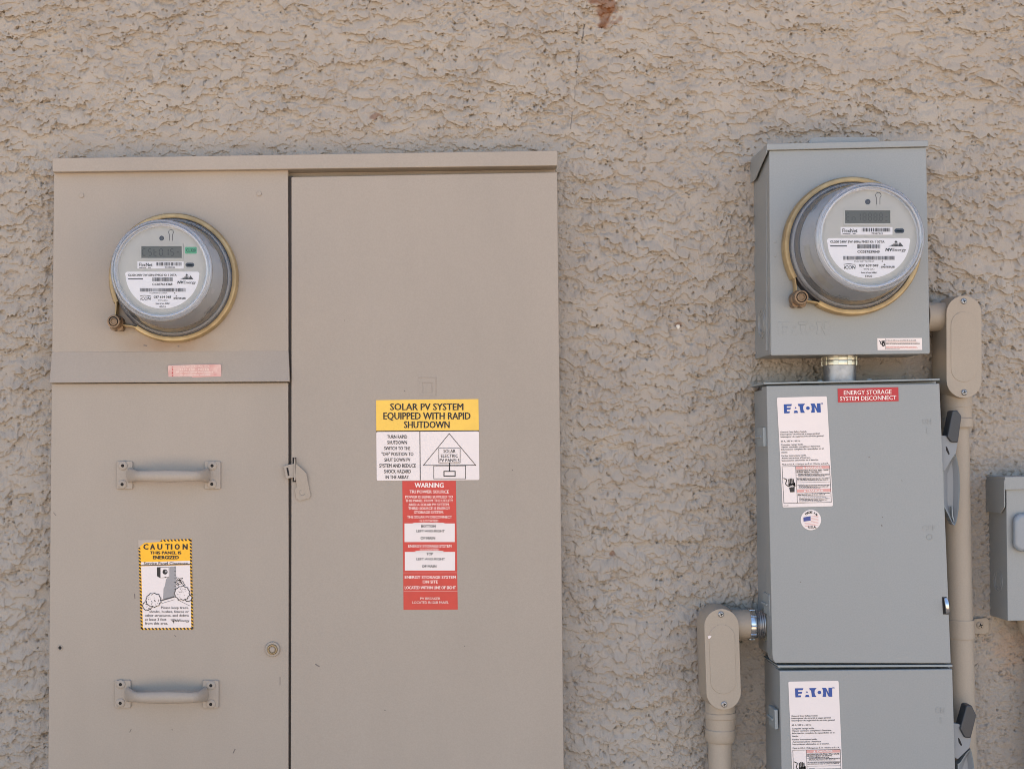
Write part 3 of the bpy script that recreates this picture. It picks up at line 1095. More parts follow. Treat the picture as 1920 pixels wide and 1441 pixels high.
def meter(label, ring_c, pf, sc_, fn, T, bar_px, bar_back, bar_r, lcd, tagged):
    """ring_c = ring centre pixel, pf = depth of the panel front, sc_ = size, fn = print layout to pixels"""
    c = P(*ring_c, pf + .008)
    mt = thing('electric_meter', label, 'electric meter', (c.x, -pf, c.z), 'round electric meters')
    k = sc_
    # clamp ring open towards its barrel lock
    pb = P(*bar_px, pf + .028)
    ab = math.atan2(pb.z - c.z, pb.x - c.x)
    gap = math.radians(15)
    mb = MB()
    prof = [(-.002, .0915 * k), (-.002, .0952 * k), (.004, .0956 * k), (.0125, .0953 * k), (.0155, .0935 * k), (.0160, .0905 * k),
            (.0150, .0880 * k), (.0120, .0876 * k), (.0110, .0890 * k)]
    mb.lathe(c, pf, prof, 'brass', ab + gap, ab + 2 * PI - gap, n=120, close=True)
    rb = math.hypot(pb.x - c.x, pb.z - c.z)
    for sgn in (1, -1):
        path, rad = [], []
        for i in range(9):
            t = i / 8
            r_ = .0915 * k * (1 - t) ** 1 + (rb - .001) * t
            r_ = .0915 * k + (rb - .003 - .0915 * k) * (t ** 1.6)
            a = ab + sgn * (gap + .02) * (1 - t) + sgn * t * math.radians(4)
            path.append((c.x + r_ * math.cos(a), -(pf + .008), c.z + r_ * math.sin(a)))
            rad.append((.0022, .0078))
        mb.tube(path, rad, 'brass', n=10, up=(0, 1, 0))
    ring = mb.build('sealing_ring', mt, sharp=40)
    # barrel lock: the barrel points at the viewer
    mb = MB()
    R_ = bar_r * S(pf + .03)
    bb = (pb.x, 0, pb.z)
    mb.lathe(bb, pf, [(.002, R_ * .95), (.004, R_ * 1.12), (.016, R_ * 1.14), (.018, R_ * .98), (.030, R_ * 1.0), (.0325, R_ * .95), (.0327, R_ * .74)], 'bronze', n=40)
    mb.lathe(bb, pf, [(.0327, R_ * .74), (.0312, R_ * .72), (.0312, R_ * .60)], 'dark', n=40)
    mb.lathe(bb, pf, [(.0312, R_ * .60), (.0324, R_ * .58), (.0326, R_ * .44), (.0306, R_ * .40), (.0306, R_ * .01)], 'bronze', n=40)
    bx = .35 * R_
    for ox, oz in ((1, -1.05), (-.8, -1.0)):
        mb.tube([(pb.x + ox * R_ * .55, -(pf + .001), pb.z + oz * R_ * .75), (pb.x + ox * R_ * .55, -(pf + .017), pb.z + oz * R_ * .75)],
                [R_ * .5, R_ * .5], 'bronze', n=12)
    mb.build('barrel_lock', ring)
    # dark base
    mb = MB()
    mb.lathe(c, pf, [(-.002, .0001), (-.002, .0905 * k), (.0125, .0885 * k), (.0135, .087 * k), (.0135, .083 * k), (.022, .082 * k), (.030, .0785 * k),
                     (.031, .060 * k), (.031, .0001)], 'mbase', n=96)
    mb.build('meter_base', mt)
    # pale inner body with a notched collar
    mb = MB()
    n = 120
    vs_, fs = [], []
    rows = [(.0305, .0770), (.036, .0772), (.040, .0755), (.060, .0715), (.080, .0678), (.0865, .0668), (.0875, .0655), (.0880, .0640), (.0868, .0632)]
    for j, (e, r) in enumerate(rows):
        for i in range(n):
            a = 2 * PI * i / n
            ee = e
            if j < 2:
                for na in (.62, 2.45, 4.45, 5.55):
                    dlt = abs((a - na + PI) % (2 * PI) - PI)
                    ee += .010 * max(0, 1 - (dlt / .13) ** 2) * (1 if j == 0 else .9)
            vs_.append((c.x + r * k * math.cos(a), -(pf + ee), c.z + r * k * math.sin(a)))
    for j in range(len(rows) - 1):
        for i in range(n):
            fs.append((j * n + i, j * n + (i + 1) % n, (j + 1) * n + (i + 1) % n, (j + 1) * n + i))
    mb.raw(vs_, fs, 'inner')
    ib = mb.build('inner_body', mt, sharp=50)
    # side labels on the inner body
    mb = MB()
    if tagged:
        a0, a1, e0, e1 = -.42, -.32, .056, .066
    else:
        a0, a1, e0, e1 = PI + .06, PI + 1.02, .044, .060
    vs_, fs = [], []
    nn = 16
    for i in range(nn + 1):
        a = a0 + (a1 - a0) * i / nn
        for e in (e0, e1):
            r = (.0755 - (e - .040) / .040 * .0077 + .0006) * k
            vs_.append((c.x + r * math.cos(a), -(pf + e), c.z + r * math.sin(a)))
    for i in range(nn):
        fs.append((2 * i, 2 * i + 1, 2 * i + 3, 2 * i + 2))
    mb.raw(vs_, fs, 'white2' if tagged else 'foil')
    mb.build('side_label', ib, recalc=False)
    # faceplate and what is printed on it
    fd = pf + .0872
    mb = MB()
    mb.lathe(c, pf, [(.080, .0645 * k), (.0872, .0635 * k), (.0872, .0001)], 'face', n=96)
    pr = Print(mb, fd, 1, 0, 0, fn)
    pr.loop([(1028 + 25 * math.cos(t), 230 - 25 * math.sin(t)) for t in [(-.9 + i * (PI + 1.8) / 12) for i in range(13)]][:13], 3.5, 'ink_lt', 2) if False else None
    arc = [(1028 + 26 * math.cos(t), 230 - 26 * math.sin(t)) for t in [-.95 + i * (PI + 1.9) / 14 for i in range(15)]]
    for a_, b2 in zip(arc[:-1], arc[1:]):
        pr.line(*a_, *b2, 5, 'ink2', 2)
    pr.line(1013, 250, 1013, 316, 5, 'ink2', 2)
    pr.line(1043, 250, 1043, 316, 5, 'ink2', 2)
    fp = mb.build('faceplate', mt, sharp=30)
    mb = MB()
    pr = Print(mb, fd + .0004, 1, 0, 0, fn)
    pr.base(circ(930, 290, 25), 'plum', .002)
    pr.poly(circ(934, 290, 10), 'ink2', 1)
    mb.build('indicator_light', fp)
    mb = MB()
    pr = Print(mb, fd + .0010, 1, 0, 0, fn)
    for q in (rect(702, 346, 1156, 370), rect(702, 490, 1156, 512), rect(702, 370, 718, 490), rect(1140, 370, 1156, 490)):
        pr.base(q, 'face', .0012)
    pr = Print(mb, fd + .0003, 1, 0, 0, fn)
    pr.base(rect(718, 370, 1140, 490), 'lcd', .0005)
    x = 728
    stp = 408.0 / len(lcd.replace('.', ''))
    for ch in lcd:
        if ch == '.':
            pr.poly(rect(x - 10, 462, x - 3, 470), 'lcd_ink', 2)
            continue
        if ch != ' ':
            seven(pr, ch, x, 392, stp * .72, 78, 'lcd_ink' if tagged else 'lcd_ink2', 2)
        x += stp
    mb.build('display', fp)
    if tagged:
        mb = MB()
        pr = Print(mb, fd + .0004, 1, 0, 0, fn)
        pr.base(rrect(1174, 378, 1296, 447, 10), 'green', .001)
        pr.text('CL320', 1186, 1284, 397, 428, 'green_ink', off=.01)
        mb.build('class_tag', fp, label='small green tag right of the display')
    mb = MB()
    pr = Print(mb, fd + .0004, 1, 0, 0, fn)
    pr.base(rect(677, 525, 1160, 597), 'white2', .001)
    pr.text('FlexNet', 694, 834, 540, 575, 'ink', off=0)
    pr.words(696, 770, 583, 592, seed=5)
    pr.words(790, 816, 583, 592, seed=6)
    pr.bars(875, 1138, 534, 568, T['seed'], 'ink2', unit=4)
    pr.text(T['strip'], 965, 1070, 578, 592, 'ink2', off=.01)
    mb.build('barcode_strip', fp)
    mb = MB()
    pr = Print(mb, fd + .0005, 1, 0, 0, fn)
    pr.base(rrect(1178, 538, 1270, 581, 21), 'plum', .001)
    pr.base(rrect(1192, 552, 1256, 570, 9), 'ink', .0002)
    mb.build('sensor_window', fp)
    mb = MB()
    pr = Print(mb, fd + .0003, 1, 0, 0, fn)
    pts = [(572, 628), (1303, 628), (1318, 634), (1325, 648), (1322, 672)]
    for i in range(25):
        t = math.radians(2 + 176 * i / 24)
        pts.append((937 + 384 * math.cos(t), 652 + 350 * math.sin(t)))
    pts += [(551, 672), (549, 648), (557, 634)]
    pr.base(pts, 'white2', .001)
    pr.text(T['rate'], 580, 1085, 652, 672, 'ink2', off=.012)
    pr.poly(rect(580, 696, 735, 706), 'ink2', 3)
    pr.bars(832, 1045, 687, 725, T['seed'] + 1, 'ink2', unit=2.7)
    pr.text(T['cc'], 833, 1040, 744, 766, 'ink2', off=.014)
    # mountain mark
    for i, (xa_, xb_, y_) in enumerate(((1180, 1214, 668), (1162, 1222, 680), (1143, 1235, 692), (1122, 1200, 705))):
        pr.poly([(xa_, y_), ((xa_ + xb_) / 2, y_ - 9), (xb_, y_), (xa_ + 6, y_ + 1)], 'ink', 3)
    pr.poly([(1193, 648), (1175, 668), (1206, 668)], 'ink2', 3)
    pr.poly([(1228, 664), (1262, 705), (1215, 705)], 'ink2', 3)
    pr.poly([(1122, 706), (1195, 694), (1262, 706)], 'ink', 3)
    pr.text('NV', 1095, 1158, 722, 749, 'ink', off=.025, shear=.15)
    pr.text('Energy', 1160, 1288, 722, 749, 'ink2', off=-.004, shear=.1)
    pr.bars(703, 1178, 795, 830, T['seed'] + 2, 'ink2', unit=2.7)
    pr.text(T['long'], 805, 990, 839, 850, 'ink2', off=0)
    pr.poly(rect(1060, 839, 1072, 849), 'ink2', 3)
    pr.text('iCON', 710, 815, 884, 914, 'ink', off=.006, shear=.1)
    ar = [(705 + 110 * i / 10, 880 - 12 * math.sin(PI * min(1, (i + 2) / 10) * .8)) for i in range(11)]
    for a_, b2 in zip(ar[:-1], ar[1:]):
        pr.line(*a_, *b2, 5, 'ink', 3)
    pr.text(T['num'], 848, 1028, 872, 894, 'ink', off=.012)
    pr.text('sensus', 1055, 1180, 880, 904, 'ink2', off=.015)
    pr.poly([(1085, 866), (1096, 880), (1074, 880)], 'ink2', 3)
    pr.text(T['type'], 890, 990, 912, 924, 'ink2', off=0)
    pr.words(868, 1012, 942, 955, 'ink2', seed=9)
    pr.text(T['date'], 908, 970, 973, 990, 'ink2', off=.01)
    mb.build('nameplate', fp)
    # glass cover: outer skin and inner skin
    mb = MB()
    out = [(.0140, .0865), (.0155, .0868), (.0175, .0860), (.0195, .0835), (.024, .0822), (.040, .0798), (.060, .0765), (.080, .0728), (.088, .0710),
           (.0905, .0716), (.0930, .0714), (.0955, .0700), (.0972, .0678), (.0975, .0660), (.0968, .0650), (.0962, .0636)]
    inn = [(.0936, .0001), (.0936, .0640), (.0925, .0672), (.088, .0686), (.080, .0703), (.060, .0741), (.040, .0774), (.024, .0800), (.0140, .0815)]
    mb.lathe(c, pf, [(e, r * k) for e, r in out], 'glass', n=128)
    mb.lathe(c, pf, [(.0962, .0636 * k), (.0962, .0001)], 'pane', n=96)
    gl = mb.build('glass_cover', mt, sharp=80)
    mb = MB()
    for prof in ([(.0880, .0706), (.0905, .0724), (.0930, .0722), (.0955, .0706), (.0966, .0690), (.0950, .0682)],
                 [(.0950, .0672), (.0978, .0668), (.0982, .0656), (.0972, .0645), (.0964, .0640)]):
        mb.lathe(c, pf, [(e, r * k) for e, r in prof], 'rim', n=128)
    mb.lathe(c, pf, [(e, r * k) for e, r in ((.0135, .0852), (.0200, .0848), (.0225, .0832), (.0215, .0822))], 'rim', n=128)
    mb.build('glass_rim', gl, sharp=80)
    return mt


meter('round smart meter with green tag beside its display, on tan cabinet', (325.8, 521), CF, 1.0,
      lambda u, v: (180 + (282 + (u - 550) * .924) / 5.145, 380 + (665 + (v - 628) * .955) / 5.145),
      dict(seed=21, rate='CL320 240V 3W 60Hz FM12S Kh 1 30TA', cc='CC037614368', num='037 614 368', type='TYPE iSA3', date='03/21',
           strip='73390236', long='FU2M03T761A036A'),
      (214, 602.8), (225, 610), 12.2, 'CSt0.15-', True)

# ------------------------------------------------------------------ grey meter box
BF = 0.10
bx = thing('meter_box', 'grey metal meter box with round meter and pressed lettering', 'meter box', P(1592, 664, 0))
mb = MB()
mb.prism([(1441.5, 281), (1736.8, 275), (1743.8, 661), (1444.7, 664.5)], -0.012, BF - .002, 'grey')
mb.prism([(1442.2, 282.5), (1736.2, 276.5), (1743.2, 663), (1446, 666)], BF - .0019, BF, 'grey')
mb.build('box_body', bx, bevel=.0014)
# hood with sloping sides
mb = MB()
hx0, hx1 = 1437.7, 1740.5
mb.prism([(hx0, 269.4), (hx1, 263), (hx1, 274.5), (hx0, 281.5)], -.012, BF + .004, 'grey')
pl = P(hx0, 281.5, BF + .004)
z0 = P(hx0, 281, BF + .004).z
xs_ = pl.x
mb.raw([(xs_ - .0006, -(BF + .0036), z0 + .002), (xs_ - .0006, -(BF + .0036), z0 - .004), (xs_ - .0006, -.03, z0 - .028), (xs_ - .0006, .004, z0 - .028),
        (xs_ - .0006, .004, z0 + .002),
        (xs_ + .0012, -(BF + .0036), z0 + .002), (xs_ + .0012, -(BF + .0036), z0 - .004), (xs_ + .0012, -.03, z0 - .028), (xs_ + .0012, .004, z0 - .028),
        (xs_ + .0012, .004, z0 + .002)],
       [(0, 1, 2, 3, 4), (9, 8, 7, 6, 5), (0, 5, 6, 1), (1, 6, 7, 2), (2, 7, 8, 3), (3, 8, 9, 4), (4, 9, 5, 0)], 'grey')
mb.build('rain_hood', bx, bevel=.0009)
mb = MB()
mb.prism(rq([(1522, 257.5), (1644, 256.5), (1652, 268), (1514, 269)], 5), .022, .082, 'grey')
mb.build('hub_plate', bx, bevel=.0015)
# knock-outs pressed in the left side
sx = P(1443.5, 470, BF).x
zk = P(1443, 600, BF).z
mb = MB()
for R_ in (.021, .014):
    mb.lathe((0, -.046, zk), sx - .0006, [(.0026, R_ - .0018), (.0004, R_ - .001), (.0004, R_ + .001), (.0026, R_ + .0018)], 'grey', n=40, axis='x')
mb.build('knockout', bx)
mb = MB()
zz0, zz1 = P(0, 300, BF).z, P(0, 655, BF).z
mb.raw([(sx - .0012, -.078, zz0), (sx - .0012, -.081, zz0), (sx - .0012, -.081, zz1), (sx - .0012, -.078, zz1),
        (sx + .002, -.078, zz0), (sx + .002, -.081, zz0), (sx + .002, -.081, zz1), (sx + .002, -.078, zz1)],
       [(0, 1, 2, 3), (0, 4, 5, 1), (1, 5, 6, 2), (2, 6, 7, 3), (3, 7, 4, 0)], 'grey')
mb.build('side_seam', bx, bevel=.0005)
for x, y in ((1453.5, 452.5), (1453.5, 479)):
    mb = MB()
    mb.prism(circ(x, y, 2.6, 16), BF - .001, BF + .0008, 'grey')
    mb.build('rivet', bx, bevel=.0003)
# pressed lettering
mb = MB()


def emboss(mb, t, x0, x1, y0, y1, d, k, off=0.0, h=.00045):
    g, fs = glyphs('H')
    hc = g[:, 1].max()
    g, fs = glyphs(t, off)
    gx0, gx1 = g[:, 0].min(), g[:, 0].max()
    pts = [P(x0 + (a - gx0) / (gx1 - gx0) * (x1 - x0), y1 - b / hc * (y1 - y0), d + h) for a, b in g]
    n = len(pts)
    back = [Vector((p.x, p.y + h * 1.5, p.z)) for p in pts]
    edges = {}
    for f in fs:
        for i in range(len(f)):
            a, b = f[i], f[(i + 1) % len(f)]
            if (b, a) in edges:
                del edges[(b, a)]
            else:
                edges[(a, b)] = 1
    mb.raw(pts + back, [tuple(f) for f in fs] + [(a, b, n + b, n + a) for a, b in edges], k)


def eaton(pr, x0, x1, y0, y1, k, layer=3, f=None):
    """wordmark of wide block letters; A and O are drawn by their gaps"""
    w_ = x1 - x0
    h_ = y1 - y0
    X_ = lambda t: x0 + t * w_
    Y_ = lambda t: y0 + t * h_
    put = f or (lambda pts: pr.poly(pts, k, layer))
    R_ = lambda a, b, c_, d_: put([(X_(a), Y_(b)), (X_(c_), Y_(b)), (X_(c_), Y_(d_)), (X_(a), Y_(d_))])
    R_(0, 0, .08, 1)
    put([(X_(.08), Y_(0)), (X_(.225), Y_(0)), (X_(.205), Y_(.22)), (X_(.08), Y_(.22))])
    put([(X_(.08), Y_(.40)), (X_(.19), Y_(.40)), (X_(.175), Y_(.60)), (X_(.08), Y_(.60))])
    put([(X_(.08), Y_(.79)), (X_(.16), Y_(.79)), (X_(.145), Y_(1)), (X_(.08), Y_(1))])
    put([(X_(.318), Y_(.30)), (X_(.345), Y_(.50)), (X_(.295), Y_(.50))])
    put([(X_(.285), Y_(.74)), (X_(.36), Y_(.74)), (X_(.385), Y_(1)), (X_(.262), Y_(1))])
    put([(X_(.385), Y_(0)), (X_(.585), Y_(0)), (X_(.555), Y_(.13)), (X_(.54), Y_(.24)), (X_(.40), Y_(.24))])
    put([(X_(.43), Y_(.24)), (X_(.53), Y_(.24)), (X_(.523), Y_(.5)), (X_(.535), Y_(.75)), (X_(.57), Y_(1)), (X_(.45), Y_(1))])
    put([(X_(.655) + .05 * w_ * math.cos(2 * PI * i / 16), Y_(.5) + .19 * h_ * math.sin(2 * PI * i / 16)) for i in range(16)])
    put([(X_(.73), Y_(0)), (X_(.755), Y_(.25)), (X_(.76), Y_(.6)), (X_(.735), Y_(1)), (X_(.835), Y_(1)), (X_(.835), Y_(.36)), (X_(.905), Y_(1)), (X_(1), Y_(1)), (X_(1), Y_(0)),
         (X_(.905), Y_(0)), (X_(.905), Y_(.62)), (X_(.84), Y_(0))])


def put_e(pts):
    mb.prism(pts, BF - .001, BF + .0005, 'grey')


eaton(None, 1459, 1556, 603, 627, 'grey', f=put_e)
mb.build('pressed_lettering', bx, bevel=.0003)['kind'] = 'stuff'
# small hazard sticker (5.053x enlargement)
mb = MB()
pr = Print(mb, BF + .0005, 5.0526, 1400, 560)
pr.base([(1238, 373), (1660, 371), (1663, 484), (1240, 486)], 'white')
pr.poly(circ(1295, 428, 17, 16, 24), 'ink', 2)
pr.line(1255, 398, 1272, 410, 7, 'ink')
pr.line(1272, 410, 1266, 424, 6, 'ink')
pr.line(1266, 424, 1284, 430, 6, 'ink')
for i in range(4):
    pr.line(1283 + i * 7, 415, 1281 + i * 8, 395, 5, 'ink')
pr.poly(circ(1297, 431, 6, 10), 'white', 3)
pr.line(1316, 377, 1317, 480, 2.5, 'ink2')
pr.words(1322, 1605, 389, 398, 'ink2', seed=31)
pr.words(1322, 1612, 402, 407, 'redline', seed=32)
pr.words(1322, 1638, 412, 417, 'ink', seed=33)
pr.words(1322, 1640, 423, 429, 'ink', seed=34)
pr.words(1322, 1610, 449, 458, 'redline', seed=35)
pr.words(1322, 1620, 462, 468, 'redline', seed=36)
pr.words(1322, 1450, 472, 477, 'ink_lt', seed=37)
mb.build('hazard_label', bx)

meter('round smart meter with plain face on grey meter box', (1597, 462), BF, 1.045,
      lambda u, v: (1440 + u / 4.969, 320 + v / 4.969),
      dict(seed=51, rate='CL200 240V 3W 60Hz FM2S Kh 1 30TA', cc='CC037639049', num='037 639 049', type='TYPE iSA1', date='12/20',
           strip='75387912', long='FU2M03T763904A'),
      (1501.5, 557.5), (1490, 560), 13.4, 'En1888.8=', False)

# ------------------------------------------------------------------ nipple between the boxes
NC = .052
s = S(NC)
p0 = P(1574.5, 672, NC)
nip = thing('conduit_nipple', 'short galvanised conduit stub joining grey meter box and disconnect below', 'conduit', P(1574.5, 722, NC))
mb = MB()
r = 29.8 * s
zA, zB = P(0, 726, NC).z, P(0, 655, NC).z
mb.lathe((p0.x, p0.y, 0), zA, [(0, r * .99), (.002, r), ((zB - zA), r)], 'zinc', axis='z', n=48)
mb.build('conduit_pipe', nip)
for ya, yb in ((668.5, 676), (677, 685.5)):
    mb = MB()
    za, zb = P(0, yb, NC).z, P(0, ya, NC).z
    n = 8
    vs_, fs = [], []
    R_ = 31.5 * s
    mb.lathe((p0.x, p0.y, 0), za, [(0, r), (.0006, R_), ((zb - za) * .5, R_ * 1.01), ((zb - za) - .0006, R_), (zb - za, r)], 'zinc_y', axis='z', n=48)
    for i in range(8):
        a = 2 * PI * i / 8 + .3
        ca, sa = math.cos(a), math.sin(a)
        q0 = Vector((p0.x + R_ * ca, p0.y + R_ * sa, (za + zb) / 2))
        t_ = Vector((-sa, ca, 0)) * .0035
        o_ = Vector((ca, sa, 0))
        u_ = Vector((0, 0, (zb - za) * .46))
        mb.raw([q0 - t_ - u_ + o_ * .001, q0 + t_ - u_ + o_ * .001, q0 + t_ + u_ + o_ * .001, q0 - t_ + u_ + o_ * .001,
                q0 - t_ - u_ - o_ * .002, q0 + t_ - u_ - o_ * .002, q0 + t_ + u_ - o_ * .002, q0 - t_ + u_ - o_ * .002],
               [(0, 1, 2, 3), (0, 4, 5, 1), (1, 5, 6, 2), (2, 6, 7, 3), (3, 7, 4, 0)], 'zinc_y')
    mb.build('locknut', nip)


# ------------------------------------------------------------------ disconnect switches
def big_label(par, d, corners):
    """white instruction sticker; layout read from a 4.97x enlargement"""
    A = [(83, 128), (548, 113), (606, 1137), (137, 1147)]
    mb = MB()

    def fn(u, v):
        # invert the sticker's own quad, then place on corners
        t = (v - 120) / (1142 - 120)
        xl = A[0][0] + (A[3][0] - A[0][0]) * t
        xr = A[1][0] + (A[2][0] - A[1][0]) * t
        a = (u - xl) / (xr - xl)
        yl = A[0][1] + (A[3][1] - A[0][1]) * t
        t = t + ((A[0][1] - 120) / 1022) * 0
        x = (corners[0][0] * (1 - a) + corners[1][0] * a) * (1 - t) + (corners[3][0] * (1 - a) + corners[2][0] * a) * t
        y = (corners[0][1] * (1 - a) + corners[1][1] * a) * (1 - t) + (corners[3][1] * (1 - a) + corners[2][1] * a) * t
        return x, y
    pr = Print(mb, d + .0006, 1, 0, 0, fn)
    pr.base(rq([(83, 120), (548, 120), (606, 1142), (137, 1142)], 16), 'white')
    # wordmark, sloping with the sticker
    base_fn = fn
    sl = Print(mb, d + .0006, 1, 0, 0, lambda u, v: base_fn(u + (v - 220) * .05, v))
    eaton(sl, 148, 490, 184, 268, 'blue')
    sl.frame(494, 180, 512, 194, 3, 'blue', 3)
    for t, x1, y in (('General Duty Safety Switch', 352, 442), ('Interrupteur de sécurité à usage général', 472, 463), ('Interruptor de seguridad de servicio general', 508, 485),
                     ('60 A, 240 V~, 60 Hz', 290, 527), ('Complete ratings inside.', 318, 560), ('Valeurs nominales complètes à l\'intérieur.', 478, 581),
                     ('Información completa de capacidades en el', 502, 603), ('interior.', 168, 630), ('Further instructions inside.', 340, 662),
                     ('Autres instructions à l\'intérieur.', 378, 684), ('Instrucciones adicionales en el interior.', 452, 706)):
        sl.text(t, 105, x1 - 5, y - 7, y + 7, 'ink', off=.004)
    sl.text('Made in U.S.A. / Fabriqué aux É.-U. / Hecho en E.U.A.', 105, 540, 736, 750, 'ink', off=0)
    f2 = Print(mb, d + .0006, 1, 0, 0, lambda u, v: base_fn(u + (v - 220) * .05, v))
    f2.frame(102, 760, 548, 1106, 4, 'ink2', 2)
    f2.line(230, 762, 230, 1104, 3.5, 'ink2', 2)
    f2.poly(rect(232, 762, 546, 790), 'redline', 2)
    f2.poly(rect(232, 978, 546, 1006), 'redline', 2)
    for y in (776, 992):
        f2.poly([(305, y - 10), (318, y + 10), (292, y + 10)], 'white', 3)
        f2.text('DANGER', 330, 475, y - 9, y + 9, 'white', off=.02)
    f2.text('HAZARDOUS VOLTAGE. WILL CAUSE', 236, 535, 796, 809, 'ink', off=.01)
    f2.text('SEVERE INJURY OR DEATH.', 236, 470, 813, 825, 'ink', off=.01)
    for i, (y, x1, k) in enumerate(((834, 440, 'ink2'), (848, 540, 'ink2'), (858, 500, 'ink_lt'), (882, 540, 'ink'), (894, 535, 'ink'), (936, 300, 'ink_lt'),
                                    (946, 540, 'ink2'), (958, 530, 'ink2'), (968, 450, 'ink_lt'), (1018, 535, 'ink'), (1030, 490, 'ink'), (1056, 500, 'ink_lt'),
                                    (1068, 530, 'ink2'), (1080, 510, 'ink2'), (1092, 460, 'ink_lt'))):
        f2.words(250 if k != 'ink' else 236, x1, y - 4, y + 4, k, seed=60 + i)
    for y in (842, 874, 914, 940, 1044):
        f2.line(232, y, 545, y, 2.5, 'ink2', 2)
    # hand and spark
    f2.poly([(160, 960), (212, 952), (208, 1002), (168, 1002)], 'ink', 3)
    for i in range(4):
        f2.line(163 + i * 14, 935, 160 + i * 14, 880 - (6 if i in (1, 2) else 0), 10, 'ink', 3)
    f2.line(215, 950, 212, 912, 10, 'ink', 3)
    f2.poly([(152, 925), (215, 920), (214, 950), (196, 944), (180, 955), (158, 948)], 'ink', 3)
    f2.line(170, 950, 196, 940, 6, 'white', 4)
    for a_, b2 in zip(((112, 870), (142, 885), (128, 925)), ((142, 885), (128, 925), (156, 950))):
        f2.line(*a_, *b2, 8, 'ink', 3)
    sl.words(100, 150, 1122, 1129, 'ink2', seed=90)
    return mb.build('instruction_label', par, label='tall white instruction sticker with blue wordmark')


def lever(par, d, grip, plate, slot, blade, hi):
    mb = MB()
    mb.prism(plate, d - .012, d, 'lever')
    # dished blade with a raised rim
    cx_ = sum(p[0] for p in blade) / len(blade)
    cy_ = sum(p[1] for p in blade) / len(blade)
    nb_ = len(blade)
    out_ = [P(x, y, d - .0015) for x, y in blade]
    in_ = [P(cx_ + (x - cx_) * .86 - .6, cy_ + (y - cy_) * .96, d - .0035) for x, y in blade]
    deep = [P(cx_ + (x - cx_) * .35 - 4, cy_ + (y - cy_) * .80, d - .010) for x, y in blade]
    back_ = [Vector((p.x, -(d - .016), p.z)) for p in out_]
    mb.raw(out_ + in_, [(i, (i + 1) % nb_, nb_ + (i + 1) % nb_, nb_ + i) for i in range(nb_)], 'grey_lt')  # rim paler than the dish, its bright edge put into the colour
    mb.raw(in_ + deep, [(i, (i + 1) % nb_, nb_ + (i + 1) % nb_, nb_ + i) for i in range(nb_)] + [tuple(range(nb_, 2 * nb_))], 'lever')
    mb.raw(out_ + back_, [(i, (i + 1) % nb_, nb_ + (i + 1) % nb_, nb_ + i) for i in range(nb_)] + [tuple(range(nb_, 2 * nb_))], 'lever')
    mb.prism(slot, d - .001, d + .0004, 'dark')
    lv = mb.build('switch_lever', par, bevel=.0012)
    mb = MB()
    mb.prism(hi, d - .012, d - .003, 'grey_lt')  # pale sliver added as the highlight low on the blade
    mb.build('blade_highlight', lv, bevel=.0008)
    mb = MB()
    mb.prism(grip, d - .018, d + .004, 'black')
    mb.build('lever_grip', lv, bevel=.002, label='black plastic grip')
    return lv


def latch(par, x0, y0, x1, y1, d):
    mb = MB()
    mb.prism([(x0, y0), (x1 - 4, y0), (x1, y1), (x0 + 2, y1)], d - .001, d + .0006, 'dark')
    path = [P(x0 + 7, y0 + 3, d + .001), P(x0 + 8.5, y0 + 10, d + .005), P(x0 + 10, y0 + 20, d + .006), P(x0 + 10.5, y1 - 3, d + .002)]
    mb.tube(path, [(.0028, .0016)] * 4, 'chrome', n=10, up=(0, -1, 0))
    return mb.build('door_latch', par, label='shiny chrome spring latch')


DFR = .100
sw = thing('disconnect_switch', 'upper grey switch box with red energy storage tag and chrome latch', 'disconnect switch', P(1610, 1243, 0), 'grey switch boxes')
mb = MB()
mb.prism([(1437.5, 729), (1755, 722), (1777, 1232), (1447, 1229)], -.012, .080, 'grey')
mb.build('box_body', sw, bevel=.0012)
mb = MB()
mb.prism([(1432.5, 717), (1762, 709.5), (1762, 712.6), (1432.5, 720.2)], .010, .102, 'grey_lt')
mb.build('top_flange', sw, bevel=.0005)
mb = MB()
mb.prism([(1437, 722.8), (1762, 718.3), (1783.5, 1243), (1453.6, 1242.6), (1449.6, 1236), (1448, 1226)], .068, DFR, 'grey')
dr = mb.build('door', sw, bevel=.0016)
mb = MB()
mb.prism([(1445, 722), (1755, 715), (1755, 725), (1445, 730)], .079, .083, 'grey')
mb.build('inner_rim', sw)
for x, y in ((1537.5, 714.5), (1629.5, 711.5)):
    mb = MB()
    s_ = S(.06)
    c = P(x, y, .06)
    mb.lathe((c.x, c.y, 0), c.z - .003, [(0, 5 * s_), (.0042, 4.6 * s_), (.0048, 3.5 * s_), (.0049, .0001)], 'grey_lt', axis='z', n=16)
    mb.build('flange_screw', sw)


def hinge(par, x, y0, y1, dx):
    mb = MB()
    mb.prism([(x, y0), (x + 6.5, y0 - 1), (x + 7.5 + dx, y1), (x + 1 + dx, y1 + 1)], .055, .093, 'grey_lt')
    mb.prism(circ(x - 3, (y0 + y1) / 2, 2.6, 12), .050, .082, 'grey_lt')
    return mb.build('hinge', par, bevel=.0008)


